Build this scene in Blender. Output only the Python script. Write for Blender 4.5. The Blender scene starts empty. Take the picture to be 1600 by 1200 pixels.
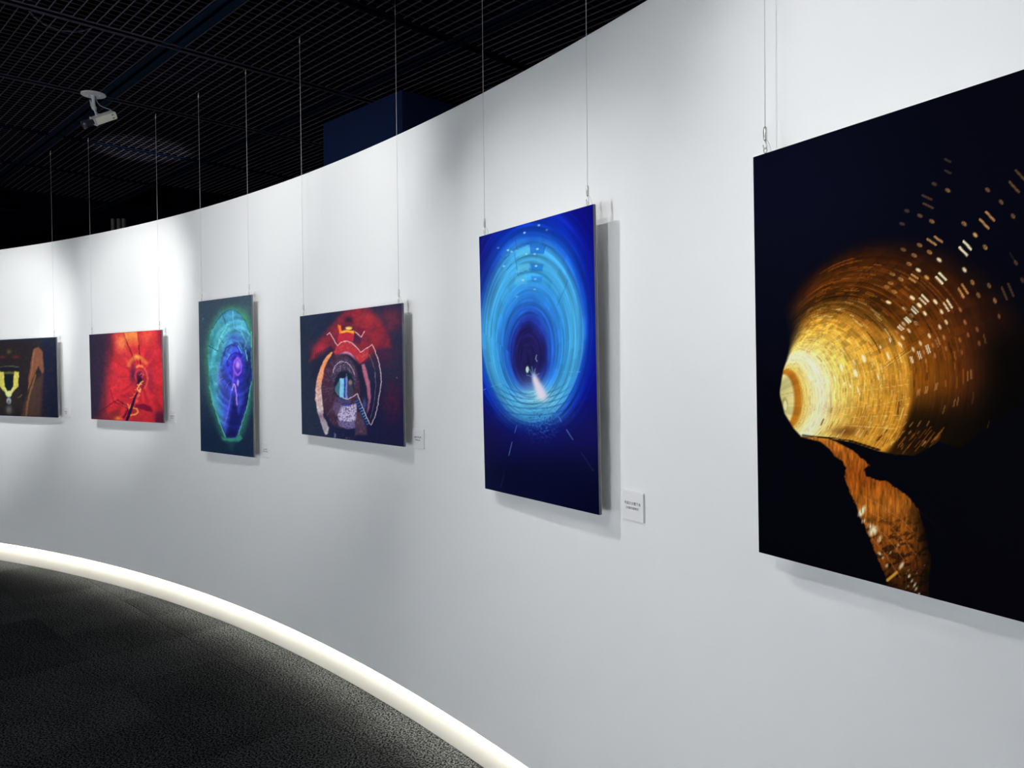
import bpy, bmesh, math, random
import numpy as np
from mathutils import Vector, Matrix

SC = bpy.context.scene
COL = SC.collection
random.seed(4)

# ------------------------------------------------------------------ camera
EYE = 1.5
F_PX, PITCH, ROLL = 1224.8, 0.01845, -0.010155
_cp, _sp, _cr, _sr = math.cos(PITCH), math.sin(PITCH), math.cos(ROLL), math.sin(ROLL)
_right0, FWD, _up0 = Vector((1, 0, 0)), Vector((0, _cp, -_sp)), Vector((0, _sp, _cp))
RIGHT = _right0 * _cr + _up0 * _sr
UP = _up0 * _cr - _right0 * _sr
cam_d = bpy.data.cameras.new('camera')
cam = bpy.data.objects.new('camera', cam_d)
COL.objects.link(cam)
cam_d.sensor_width = 70.0
cam_d.lens = 70.0 * F_PX / 1600.0
cam_d.clip_start = 0.05
cam.matrix_world = Matrix(((RIGHT.x, UP.x, -FWD.x, 0), (RIGHT.y, UP.y, -FWD.y, 0), (RIGHT.z, UP.z, -FWD.z, EYE), (0, 0, 0, 1)))
SC.camera = cam

# ------------------------------------------------------------------ world / view
w = bpy.data.worlds.new('World'); SC.world = w; w.use_nodes = True
bg = w.node_tree.nodes['Background']
bg.inputs[0].default_value = (0.10, 0.13, 0.30, 1); bg.inputs[1].default_value = 0.01
SC.view_settings.view_transform = 'Standard'; SC.view_settings.look = 'None'
SC.view_settings.exposure = 0.0; SC.view_settings.gamma = 1.0; SC.view_settings.use_curve_mapping = False

# ------------------------------------------------------------------ the curved wall's plan
CX, CY, RW = -9.2813, -3.8905, 11.3677        # centre and radius of the white wall
Z_TOP, Z_LOW = 2.483, 0.160                    # top and bottom edge of the wall
RP = RW + 0.0524                               # lit plinth set back under the wall
Z_CEIL = 3.115

def arc(th, d, z=0.0):                         # point at wall angle th (deg), d metres in front of the wall
    a = math.radians(th)
    return Vector((CX + (RW - d) * math.cos(a), CY + (RW - d) * math.sin(a), z))

# ------------------------------------------------------------------ lamps (ceiling spots and added fill lamps outside the picture)
def spot(name, pos, target, watts, cone, blend, radius, col=(1, 1, 1)):
    l = bpy.data.lights.new(name, 'SPOT'); l.energy = watts; l.color = col
    l.spot_size = math.radians(cone); l.spot_blend = blend; l.shadow_soft_size = radius
    o = bpy.data.objects.new(name, l); COL.objects.link(o); o.location = pos
    o.rotation_euler = (Vector(target) - Vector(pos)).to_track_quat('-Z', 'Y').to_euler()
    return o

KEY = (1.0, 0.995, 0.98)
# picture spots: lamp angle, distance from the wall, aim angle, aim height, watts, cone
for th, d, ta, za, wt, cone in (
        (52.4, 1.85, 62.2, 1.76, 262, 42),
        (45.4, 1.82, 53.9, 1.87, 238, 39.5),
        (38.3, 1.84, 49.1, 2.32, 76, 58),
        (34.9, 1.87, 43.0, 2.05, 165, 57),
        (36.9, 1.43, 34.2, 1.22, 78, 62),
        (28.7, 2.25, 30.9, 1.44, 70, 50),
        (25.2, 1.84, 27.6, 2.10, 82, 42)):
    spot('wall_spot', arc(th, d, 3.0), arc(ta, 0, za), wt, cone, 0.85, 0.018, KEY)
for th in (18, 11, 4):                          # extra unseen spots, added for more bounce light from the right
    spot('wall_spot', arc(th, 1.85, 3.0), arc(th + 1.0, 0, 1.6), 210, 62, 0.85, 0.018, KEY)
# added lamps washing an added low reflector across the walkway, for soft fill light
for k in range(12):
    spot('fill_washer', arc(-4 + 8 * k, 2.7, 3.0), arc(-4 + 8 * k, 4.2, 0.75), 1900 if k < 4 else (1300 if k < 6 else 1220), 46, 0.5, 0.08, (0.93, 0.97, 1.0))
# spot that catches the ceiling grating behind the wall
spot('service_spot', (-3.05, 6.15, 1.6), (-2.68, 5.72, 3.115), 420, 26, 0.5, 0.02, (0.9, 0.95, 1.0))

# ------------------------------------------------------------------ materials
def new_mat(name):
    m = bpy.data.materials.new(name); m.use_nodes = True
    return m, m.node_tree, m.node_tree.nodes['Principled BSDF']

def mat(name, col, rough=0.6, metal=0.0, spec=0.5, noise=0.0, scale=20.0, bump=0.0):
    m, t, b = new_mat(name)
    b.inputs['Roughness'].default_value = rough; b.inputs['Metallic'].default_value = metal
    b.inputs['Specular IOR Level'].default_value = spec
    b.inputs['Base Color'].default_value = (*col, 1)
    if noise or bump:
        tc = t.nodes.new('ShaderNodeTexCoord'); n = t.nodes.new('ShaderNodeTexNoise')
        n.inputs['Scale'].default_value = scale; n.inputs['Detail'].default_value = 6
        t.links.new(tc.outputs['Object'], n.inputs['Vector'])
        if noise:
            r = t.nodes.new('ShaderNodeMix'); r.data_type = 'RGBA'
            r.inputs[6].default_value = (*[c * (1 - noise) for c in col], 1)
            r.inputs[7].default_value = (*[min(1, c * (1 + noise)) for c in col], 1)
            t.links.new(n.outputs['Fac'], r.inputs[0]); t.links.new(r.outputs[2], b.inputs['Base Color'])
        if bump:
            bp = t.nodes.new('ShaderNodeBump'); bp.inputs['Strength'].default_value = bump; bp.inputs['Distance'].default_value = 0.002
            t.links.new(n.outputs['Fac'], bp.inputs['Height']); t.links.new(bp.outputs['Normal'], b.inputs['Normal'])
    return m

M_WALL = mat('white_wall_paint', (0.80, 0.81, 0.82), 0.75, spec=0.2, noise=0.012, scale=3.0)
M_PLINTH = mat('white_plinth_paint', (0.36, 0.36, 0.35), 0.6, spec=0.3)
M_DARK = mat('black_navy_paint', (0.0010, 0.0012, 0.0050), 1.0, spec=0.0, noise=0.2, scale=4)
M_VOID = mat('black_void_paint', (0.0006, 0.0006, 0.0016), 1.0, spec=0.0, noise=0.2, scale=4)
M_NAVY = mat('navy_partition_paint', (0.004, 0.009, 0.032), 0.9, spec=0.05, noise=0.15, scale=5)
M_BAR = mat('black_painted_steel', (0.025, 0.023, 0.035), 0.8, spec=0.05, noise=0.3, scale=30)
M_ROD = mat('black_rod_steel', (0.018, 0.016, 0.021), 0.8, spec=0.05, noise=0.3, scale=30)
M_BEAM = mat('dark_navy_beam_steel', (0.0015, 0.006, 0.014), 0.85, spec=0.03, noise=0.3, scale=10)
M_STEEL = mat('brushed_steel', (0.62, 0.62, 0.60), 0.32, metal=0.9, noise=0.1, scale=60)
M_WIRE = mat('steel_cable', (0.55, 0.55, 0.56), 0.45, metal=0.2, noise=0.1, scale=300)
M_CORE = mat('grey_panel_core', (0.11, 0.115, 0.135), 0.5, noise=0.1, scale=40)
M_BACK = mat('white_bounce_backing', (0.80, 0.80, 0.79), 0.8, spec=0.2, noise=0.02, scale=30)  # white chosen for the unseen panel backs to bounce light
M_PLATE = mat('white_acrylic_plate', (0.80, 0.80, 0.82), 0.35, spec=0.4, noise=0.01, scale=30)
M_INK = mat('dark_grey_ink', (0.05, 0.05, 0.06), 0.7, noise=0.1, scale=50)
M_CAMW = mat('ivory_camera_plastic', (0.55, 0.55, 0.48), 0.45, noise=0.04, scale=30)
M_CAMG = mat('grey_camera_metal', (0.34, 0.36, 0.38), 0.45, noise=0.08, scale=40)
M_CAMB = mat('black_lens_plastic', (0.012, 0.014, 0.03), 0.3, noise=0.2, scale=40)
M_CABLE = mat('grey_blue_cable', (0.16, 0.19, 0.22), 0.5, noise=0.1, scale=40)
M_LOUV = mat('pale_louvre_metal', (0.16, 0.16, 0.15), 0.5, noise=0.1, scale=30)
M_DCAB = mat('dark_blue_cable', (0.015, 0.02, 0.05), 0.5, noise=0.1, scale=30)

def led_mat():
    m, t, b = new_mat('warm_led_diffuser')
    b.inputs['Base Color'].default_value = (0.9, 0.88, 0.8, 1)
    b.inputs['Emission Color'].default_value = (1.0, 0.93, 0.78, 1); b.inputs['Emission Strength'].default_value = 70.0
    return m
M_LED = led_mat()

def carpet_mat():
    m, t, b = new_mat('speckled_grey_carpet')
    N, L = t.nodes.new, t.links.new
    b.inputs['Roughness'].default_value = 1.0; b.inputs['Specular IOR Level'].default_value = 0.0
    g = N('ShaderNodeNewGeometry'); oi = N('ShaderNodeObjectInfo')
    n1 = N('ShaderNodeTexNoise'); n1.inputs['Scale'].default_value = 120; n1.inputs['Detail'].default_value = 3; n1.inputs['Roughness'].default_value = 0.7
    n2 = N('ShaderNodeTexNoise'); n2.inputs['Scale'].default_value = 3.0; n2.inputs['Detail'].default_value = 4
    L(g.outputs['Position'], n1.inputs['Vector']); L(g.outputs['Position'], n2.inputs['Vector'])
    cr = N('ShaderNodeValToRGB'); cr.color_ramp.elements[0].position = 0.455; cr.color_ramp.elements[0].color = (0.0016, 0.0020, 0.0030, 1)
    cr.color_ramp.elements[1].position = 0.575; cr.color_ramp.elements[1].color = (0.058, 0.061, 0.063, 1)
    L(n1.outputs['Fac'], cr.inputs['Fac'])
    mr = N('ShaderNodeMapRange'); mr.inputs['To Min'].default_value = 0.74; mr.inputs['To Max'].default_value = 1.14
    L(oi.outputs['Random'], mr.inputs['Value'])
    mr2 = N('ShaderNodeMapRange'); mr2.inputs['From Min'].default_value = 0.3; mr2.inputs['From Max'].default_value = 0.7
    mr2.inputs['To Min'].default_value = 0.85; mr2.inputs['To Max'].default_value = 1.15
    L(n2.outputs['Fac'], mr2.inputs['Value'])
    mu = N('ShaderNodeMath'); mu.operation = 'MULTIPLY'; L(mr.outputs['Result'], mu.inputs[0]); L(mr2.outputs['Result'], mu.inputs[1])
    mx = N('ShaderNodeMix'); mx.data_type = 'RGBA'; mx.blend_type = 'MULTIPLY'; mx.inputs[0].default_value = 1.0
    L(cr.outputs['Color'], mx.inputs[6]); L(mu.outputs[0], mx.inputs[7]); L(mx.outputs[2], b.inputs['Base Color'])
    bp = N('ShaderNodeBump'); bp.inputs['Strength'].default_value = 0.6; bp.inputs['Distance'].default_value = 0.004
    L(n1.outputs['Fac'], bp.inputs['Height']); L(bp.outputs['Normal'], b.inputs['Normal'])
    return m
M_CARPET = carpet_mat()

# ------------------------------------------------------------------ helpers
def mesh_obj(name, verts, faces, m, parent=None, smooth=False):
    me = bpy.data.meshes.new(name); me.from_pydata([tuple(v) for v in verts], [], faces); me.update()
    me.materials.append(m)
    if smooth:
        me.polygons.foreach_set('use_smooth', [True] * len(me.polygons))
    o = bpy.data.objects.new(name, me); COL.objects.link(o)
    if parent: o.parent = parent
    return o

def link_mesh(name, me, parent=None, loc=None, rotz=None):
    o = bpy.data.objects.new(name, me); COL.objects.link(o)
    if parent: o.parent = parent
    if loc is not None: o.location = loc
    if rotz is not None: o.rotation_euler = (0, 0, rotz)
    return o

def empty(name, loc, label, cat, group=None, rot=None):
    o = bpy.data.objects.new(name, None); COL.objects.link(o); o.location = loc
    o.empty_display_size = 0.05
    if rot is not None: o.rotation_euler = rot
    o['label'] = label; o['category'] = cat
    if group: o['group'] = group
    return o

class MB:                                       # collects simple solids into one mesh
    def __init__(s): s.v = []; s.f = []
    def add(s, v, f):
        n = len(s.v); s.v += [tuple(p) for p in v]; s.f += [[i + n for i in q] for q in f]
    def box(s, c, ax, ay, az):                  # centre and three half-axis vectors
        c, ax, ay, az = Vector(c), Vector(ax), Vector(ay), Vector(az)
        v = [c + ax * i + ay * j + az * k for i in (-1, 1) for j in (-1, 1) for k in (-1, 1)]
        s.add(v, [[0, 1, 3, 2], [4, 6, 7, 5], [0, 4, 5, 1], [2, 3, 7, 6], [0, 2, 6, 4], [1, 5, 7, 3]])
    def tube(s, pts, r, n=8, caps=True):
        pts = [Vector(p) for p in pts]; rs = r if isinstance(r, (list, tuple)) else [r] * len(pts)
        ring = []; prev = None
        for i, p in enumerate(pts):
            d = (pts[min(i + 1, len(pts) - 1)] - pts[max(i - 1, 0)]).normalized()
            if prev is None:
                a = d.orthogonal().normalized()
            else:
                a = (prev - d * prev.dot(d)).normalized()
            prev = a; b = d.cross(a)
            ring.append([p + (a * math.cos(2 * math.pi * k / n) + b * math.sin(2 * math.pi * k / n)) * rs[i] for k in range(n)])
        f = []
        for i in range(len(pts) - 1):
            for k in range(n):
                f.append([i * n + k, i * n + (k + 1) % n, (i + 1) * n + (k + 1) % n, (i + 1) * n + k])
        if caps:
            f.append(list(range(n))[::-1]); f.append([(len(pts) - 1) * n + k for k in range(n)])
        s.add([p for q in ring for p in q], f)
    def build(s, name, m, parent=None, smooth=False): return mesh_obj(name, s.v, s.f, m, parent, smooth)

def structure(o): o['kind'] = 'structure'; return o

def ray(px, py):                                # direction of a pixel of the 1600x1200 frame
    return RIGHT * ((px - 800) / F_PX) - UP * ((py - 600) / F_PX) + FWD
def at_depth(px, py, Y):
    d = ray(px, py); return Vector((0, 0, EYE)) + d * (Y / d.y)

# ------------------------------------------------------------------ structure
def arc_prism(name, r0, r1, z0, z1, t0, t1, n, m, parent=None, dome=None):
    v, f = [], []
    for i in range(n + 1):
        a = math.radians(t0 + (t1 - t0) * i / n); c, s = math.cos(a), math.sin(a)
        for r, z in ((r0, z0), (r0, z1), (r1, z1), (r1, z0)):
            v.append((CX + r * c, CY + r * s, z))
    for i in range(n):
        for k in range(4):
            f.append([i * 4 + k, i * 4 + (k + 1) % 4, i * 4 + 4 + (k + 1) % 4, i * 4 + 4 + k])
    f.append([0, 3, 2, 1]); f.append([n * 4 + k for k in range(4)])
    o = mesh_obj(name, v, f, m, parent)
    bm = bmesh.new(); bm.from_mesh(o.data); bmesh.ops.recalc_face_normals(bm, faces=bm.faces); bm.to_mesh(o.data); bm.free()
    return o

T0, T1 = -6.0, 86.0
def arc_profile(name, prof, t0, t1, n, m):
    k = len(prof); v, f = [], []
    for i in range(n + 1):
        a = math.radians(t0 + (t1 - t0) * i / n); c, sn = math.cos(a), math.sin(a)
        v += [(CX + r * c, CY + r * sn, z) for r, z in prof]
    for i in range(n):
        for j in range(k):
            f.append([i * k + j, i * k + (j + 1) % k, i * k + k + (j + 1) % k, i * k + k + j])
    f.append(list(range(k))[::-1]); f.append([n * k + j for j in range(k)])
    o = mesh_obj(name, v, f, m)
    bm = bmesh.new(); bm.from_mesh(o.data); bmesh.ops.recalc_face_normals(bm, faces=bm.faces); bm.to_mesh(o.data); bm.free()
    return o
wall = structure(arc_profile('wall_back', [(RW, Z_LOW), (RW, Z_TOP), (RW + 0.13, Z_TOP), (RW + 0.13, Z_LOW), (RP, Z_LOW), (RP, Z_LOW + 0.02), (RW + 0.006, Z_LOW + 0.02), (RW + 0.006, Z_LOW)], T0, T1, 368, M_WALL))
wall['label'] = 'tall white curved display wall hung with tunnel photographs'
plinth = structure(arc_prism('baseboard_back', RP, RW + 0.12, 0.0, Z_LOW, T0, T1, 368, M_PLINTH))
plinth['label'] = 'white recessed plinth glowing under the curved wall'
reflector = structure(arc_prism('bounce_partition', RW - 4.6, RW - 4.2, 0.0, 1.45, T0 - 6, T1 + 6, 120, M_WALL))  # added unseen reflector, kept low to throw soft fill onto the display wall
reflector['label'] = 'added low white curved reflector across the walkway, out of view'
led = arc_prism('led_strip', RW + 0.009, RW + 0.021, Z_LOW + 0.0035, Z_LOW + 0.019, T0, T1, 368, M_LED)
led['label'] = 'warm white light strip tucked under the lower edge of the curved wall'; led['category'] = 'light strip'

# axes of the carpet and ceiling modules (turned about 45 degrees to the view)
EA = math.radians(-45.5)
E1 = Vector((math.cos(EA), math.sin(EA), 0)); E2 = Vector((-math.sin(EA), math.cos(EA), 0))
def uv(u, v, z=0.0): return E1 * u + E2 * v + Vector((0, 0, z))

def box_room():
    mb = MB(); mb.box((-2, 0, -0.06), (10, 0, 0), (0, 9, 0), (0, 0, 0.05)); fl = structure(mb.build('floor', M_DARK))
    mb = MB(); mb.box((-2, 0, 3.75), (10, 0, 0), (0, 9, 0), (0, 0, 0.05)); ce = structure(mb.build('ceiling', M_VOID))
    for nm, c, ax, ay in (('wall_rear', (-2, 7.9, 1.85), (10, 0, 0), (0, 0.1, 0)), ('wall_front', (-2, -8.9, 1.85), (10, 0, 0), (0, 0.1, 0)),
                          ('wall_left', (-11.9, -0.5, 1.85), (0.1, 0, 0), (0, 8.3, 0)), ('wall_right', (7.9, -0.5, 1.85), (0.1, 0, 0), (0, 8.3, 0))):
        mb = MB(); mb.box(c, ax, ay, (0, 0, 1.85)); structure(mb.build(nm, M_DARK))
    return fl, ce
FLOOR, CEIL = box_room()

# navy partition standing behind the curved wall
mb = MB(); mb.box(uv(-3.93, 3.05, 1.52), E1 * 0.41, E2 * 0.42, (0, 0, 1.53))
p = structure(mb.build('wall_partition', M_NAVY)); p['label'] = 'dark navy partition rising behind the curved white wall'

# ---- carpet tiles, 0.5 m, trimmed along the plinth
def clip_circle(poly, R):
    out = []
    n = len(poly)
    def ins(p): return math.hypot(p[0] - CX, p[1] - CY) <= R
    if all(ins(p) for p in poly): return poly
    if not any(ins(p) for p in poly): return None
    for i in range(n):
        a, b = poly[i], poly[(i + 1) % n]
        if ins(a): out.append(a)
        if ins(a) != ins(b):
            lo, hi = 0.0, 1.0
            for _ in range(30):
                mid = (lo + hi) / 2; q = (a[0] + (b[0] - a[0]) * mid, a[1] + (b[1] - a[1]) * mid)
                if ins(q) == ins(a): lo = mid
                else: hi = mid
            out.append((a[0] + (b[0] - a[0]) * lo, a[1] + (b[1] - a[1]) * lo, not ins(b)))
    # follow the arc between the exit and the entry point
    res = []
    for i, q in enumerate(out):
        res.append((q[0], q[1]))
        if len(q) == 3 and q[2]:
            nx = out[(i + 1) % len(out)]
            a0 = math.atan2(q[1] - CY, q[0] - CX); a1 = math.atan2(nx[1] - CY, nx[0] - CX)
            for k in range(1, 12):
                a = a0 + (a1 - a0) * k / 12; res.append((CX + R * math.cos(a), CY + R * math.sin(a)))
    return res

def slab_geo(poly, z0, z1, ch=0.0015):
    n = len(poly); cx = sum(p[0] for p in poly) / n; cy = sum(p[1] for p in poly) / n
    v = [(x, y, z0) for x, y in poly] + [(x, y, z1 - ch) for x, y in poly]
    for x, y in poly:
        d = math.hypot(x - cx, y - cy); k = max(0, 1 - ch * 1.2 / max(d, 1e-3)); v.append((cx + (x - cx) * k, cy + (y - cy) * k, z1))
    f = [list(range(n))[::-1], list(range(2 * n, 3 * n))]
    for i in range(n):
        j = (i + 1) % n
        f += [[i, j, n + j, n + i], [n + i, n + j, 2 * n + j, 2 * n + i]]
    return v, f

def carpet():
    full = None; tiles = []; g = 0.0004
    for iu in range(-22, 10):
        for iv in range(-14, 22):
            u0, v0 = -2.49 + 0.5 * iu, 1.27 + 0.5 * iv
            pl = [uv(u0 + g, v0 + g), uv(u0 + 0.5 - g, v0 + g), uv(u0 + 0.5 - g, v0 + 0.5 - g), uv(u0 + g, v0 + 0.5 - g)]
            c = uv(u0 + 0.25, v0 + 0.25)
            if not (-7.5 < c.x < 4 and -4 < c.y < 7.6): continue
            poly = clip_circle([(p.x, p.y) for p in pl], RP - 0.002)
            if not poly or len(poly) < 3: continue
            ar = abs(sum(poly[i][0] * poly[(i + 1) % len(poly)][1] - poly[(i + 1) % len(poly)][0] * poly[i][1] for i in range(len(poly)))) / 2
            if ar < 0.002: continue
            tiles.append((math.hypot(c.x + 1.0, c.y - 3.2), c, poly))
    tiles.sort(key=lambda t: t[0])
    rest = MB()
    for k, (d, c, poly) in enumerate(tiles):
        if k < 290:
            if len(poly) == 4:
                if full is None:
                    v, f = slab_geo([(x - c.x, y - c.y) for x, y in poly], -0.0095, 0.0)
                    full = bpy.data.meshes.new('carpet_tile'); full.from_pydata(v, [], f); full.update(); full.materials.append(M_CARPET)
                link_mesh('carpet_tile', full, FLOOR, c)
            else:
                v, f = slab_geo([(x - c.x, y - c.y) for x, y in poly], -0.0095, 0.0)
                o = mesh_obj('carpet_tile', v, f, M_CARPET, FLOOR); o.location = c
        else:
            v, f = slab_geo(poly, -0.0095, 0.0); rest.add(v, f)
    o = rest.build('carpet_tiles', M_CARPET, FLOOR); o['kind'] = 'stuff'
carpet()

# ---- open steel grating of the ceiling, 1 m modules
def ceiling_grid():
    U0, V0 = -3.96, 1.553                       # a cross beam and a main beam
    bar = MB(); bar.box((0, 0, 0.003), E1 * 0.468, E2 * 0.0015, (0, 0, 0.003))
    bme = bpy.data.meshes.new('grating_bar'); bme.from_pydata(bar.v, [], bar.f); bme.materials.append(M_BAR)
    mods = []
    for i in range(-5, 4):
        for j in range(-3, 5):
            c = uv(U0 + i + 0.5, V0 + j + 0.5, Z_CEIL)
            if c.x < -7 or c.x > 5 or c.y < -1.5 or c.y > 7.4: continue
            mods.append(((c - Vector((-1.6, 4.2, Z_CEIL))).length, i, j))
    mods.sort()
    rest, rods = MB(), MB(); nb = 0
    for q, (d, i, j) in enumerate(mods):
        for k in range(19):
            c = uv(U0 + i + 0.5, V0 + j + 0.0525 + 0.0497 * k, Z_CEIL)
            if nb < 285:
                link_mesh('grating_bar', bme, CEIL, c); nb += 1
            else:
                rest.box(c + Vector((0, 0, 0.003)), E1 * 0.468, E2 * 0.0015, (0, 0, 0.003))
        for k in range(19):
            c = uv(U0 + i + 0.055 + 0.0495 * k, V0 + j + 0.5, Z_CEIL + 0.0085)
            rods.box(c, E1 * 0.0020, E2 * 0.455, (0, 0, 0.0020))
    o = rest.build('grating_bars', M_BAR, CEIL); o['kind'] = 'stuff'
    o = rods.build('cross_rods', M_ROD, CEIL); o['kind'] = 'stuff'
    for i in range(-5, 5):                      # cross beams: slim pairs of steel edges
        b = MB(); c = uv(U0 + i, V0 + 1.0, Z_CEIL)
        for s in (-1, 1): b.box(c + E1 * (0.024 * s) + Vector((0, 0, 0.002)), E1 * 0.0032, E2 * 4.0, (0, 0, 0.003))
        o = b.build('cross_beam', M_BAR if i in (0, -1) else M_BEAM, CEIL)
        b = MB(); b.box(c + Vector((0, 0, 0.016)), E1 * 0.030, E2 * 4.0, (0, 0, 0.010)); b.build('beam_web', M_DARK, o)
    for j in range(-2, 5):                      # main beams: wide navy channels
        b = MB(); c = uv(U0 - 0.5, V0 + j, Z_CEIL)
        for s in (-1, 1): b.box(c + E2 * (0.030 * s) + Vector((0, 0, 0.006)), E2 * 0.016, E1 * 4.5, (0, 0, 0.005))
        o = b.build('main_beam', M_BEAM, CEIL)
        b = MB(); b.box(c + Vector((0, 0, 0.028)), E2 * 0.050, E1 * 4.5, (0, 0, 0.014)); b.build('beam_web', M_DARK, o)
ceiling_grid()

# ------------------------------------------------------------------ prints: procedural pictures evaluated on fine sheets
def sst(a, b, x): 
    t = np.clip((x - a) / (b - a), 0, 1); return t * t * (3 - 2 * t)
def _hash(ix, iy, s):
    h = (ix.astype(np.int64) * 374761393 + iy.astype(np.int64) * 668265263 + s * 1442695041) & 0xFFFFFFFF
    h = ((h ^ (h >> 13)) * 1274126177) & 0xFFFFFFFF
    return ((h ^ (h >> 16)) & 0xFFFF) / 65535.0
def vnoise(x, y, s=0):
    ix, iy = np.floor(x), np.floor(y); fx, fy = x - ix, y - iy
    fx, fy = fx * fx * (3 - 2 * fx), fy * fy * (3 - 2 * fy)
    a, b, c, d = _hash(ix, iy, s), _hash(ix + 1, iy, s), _hash(ix, iy + 1, s), _hash(ix + 1, iy + 1, s)
    return (a * (1 - fx) + b * fx) * (1 - fy) + (c * (1 - fx) + d * fx) * fy
def fbm(x, y, s=0, o=4):
    r = 0; a = 0.5; t = 0
    for i in range(o):
        r = r + a * vnoise(x * 2 ** i, y * 2 ** i, s + i); t += a; a *= 0.55
    return r / t

class Canvas:
    def __init__(c, X, Y, base): c.X, c.Y = X, Y; c.I = np.empty(X.shape + (3,)); c.I[:] = base
    def mix(c, m, col):
        m = np.clip(m, 0, 1)[..., None]; c.I = c.I * (1 - m) + np.asarray(col, float) * m
    def mul(c, k): c.I = c.I * k[..., None]
    def add(c, m, col): c.I = c.I + m[..., None] * np.asarray(col, float)
    def ell(c, cx, cy, rx, ry, soft=0.35, rot=0.0):
        dx, dy = c.X - cx, c.Y - cy
        if rot:
            k, s = math.cos(rot), math.sin(rot); dx, dy = dx * k + dy * s, -dx * s + dy * k
        return 1 - sst(1 - soft, 1 + soft, np.sqrt((dx / rx) ** 2 + (dy / ry) ** 2))
    def glow(c, cx, cy, rx, ry): return np.exp(-(((c.X - cx) / rx) ** 2 + ((c.Y - cy) / ry) ** 2))
    def segd(c, a, b):
        ax, ay = a; bx, by = b; dx, dy = bx - ax, by - ay; L = dx * dx + dy * dy + 1e-9
        t = np.clip(((c.X - ax) * dx + (c.Y - ay) * dy) / L, 0, 1)
        return np.hypot(c.X - ax - t * dx, c.Y - ay - t * dy)
    def line(c, pts, w, soft=0.6):
        d = None
        for a, b in zip(pts[:-1], pts[1:]):
            e = c.segd(a, b); d = e if d is None else np.minimum(d, e)
        return 1 - sst(w / 2 - soft / 2, w / 2 + soft / 2 + 1e-6, d)
    def dash(c, a, b, w, k, col):                # short stroke, evaluated only around itself
        m = (np.abs(c.X - (a[0] + b[0]) / 2) < abs(a[0] - b[0]) / 2 + w + 2) & (np.abs(c.Y - (a[1] + b[1]) / 2) < abs(a[1] - b[1]) / 2 + w + 2)
        if not m.any(): return
        dx, dy = b[0] - a[0], b[1] - a[1]; x, y = c.X[m], c.Y[m]
        t = np.clip(((x - a[0]) * dx + (y - a[1]) * dy) / (dx * dx + dy * dy + 1e-9), 0, 1)
        q = (1 - sst(w / 2 - .4, w / 2 + .5, np.hypot(x - a[0] - t * dx, y - a[1] - t * dy)))[:, None] * k
        c.I[m] = c.I[m] * (1 - q) + np.asarray(col, float) * q
    def poly(c, pts, soft=1.2):
        ins = np.zeros(c.X.shape, bool); d = None; n = len(pts)
        for i in range(n):
            (ax, ay), (bx, by) = pts[i], pts[(i + 1) % n]
            e = c.segd((ax, ay), (bx, by)); d = e if d is None else np.minimum(d, e)
            cond = (ay > c.Y) != (by > c.Y)
            xi = (bx - ax) * (c.Y - ay) / ((by - ay) if by != ay else 1e-9) + ax
            ins ^= cond & (c.X < xi)
        sd = np.where(ins, d, -d)
        return sst(-soft, soft, sd)
    def ramp(c, t, stops):
        xs = [s[0] for s in stops]
        return np.stack([np.interp(t, xs, [s[1][k] for s in stops]) for k in range(3)], -1)
    def nest(c, c0, r0, c1, r1, lo, hi):         # nested ellipses: which one passes through each point
        a = np.full(c.X.shape, lo); b = np.full(c.X.shape, hi)
        for _ in range(26):
            t = (a + b) / 2
            g = ((c.X - c0[0] - (c1[0] - c0[0]) * t) / (r0[0] + (r1[0] - r0[0]) * t)) ** 2 + ((c.Y - c0[1] - (c1[1] - c0[1]) * t) / (r0[1] + (r1[1] - r0[1]) * t)) ** 2
            out = g > 1; a = np.where(out, t, a); b = np.where(out, b, t)
        t = (a + b) / 2
        ph = np.arctan2((c.Y - c0[1] - (c1[1] - c0[1]) * t) / (r0[1] + (r1[1] - r0[1]) * t), (c.X - c0[0] - (c1[0] - c0[0]) * t) / (r0[0] + (r1[0] - r0[0]) * t))
        return t, ph

def Z(off, s, pts): return [(off[0] + x / s, off[1] + y / s) for x, y in pts]

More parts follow.
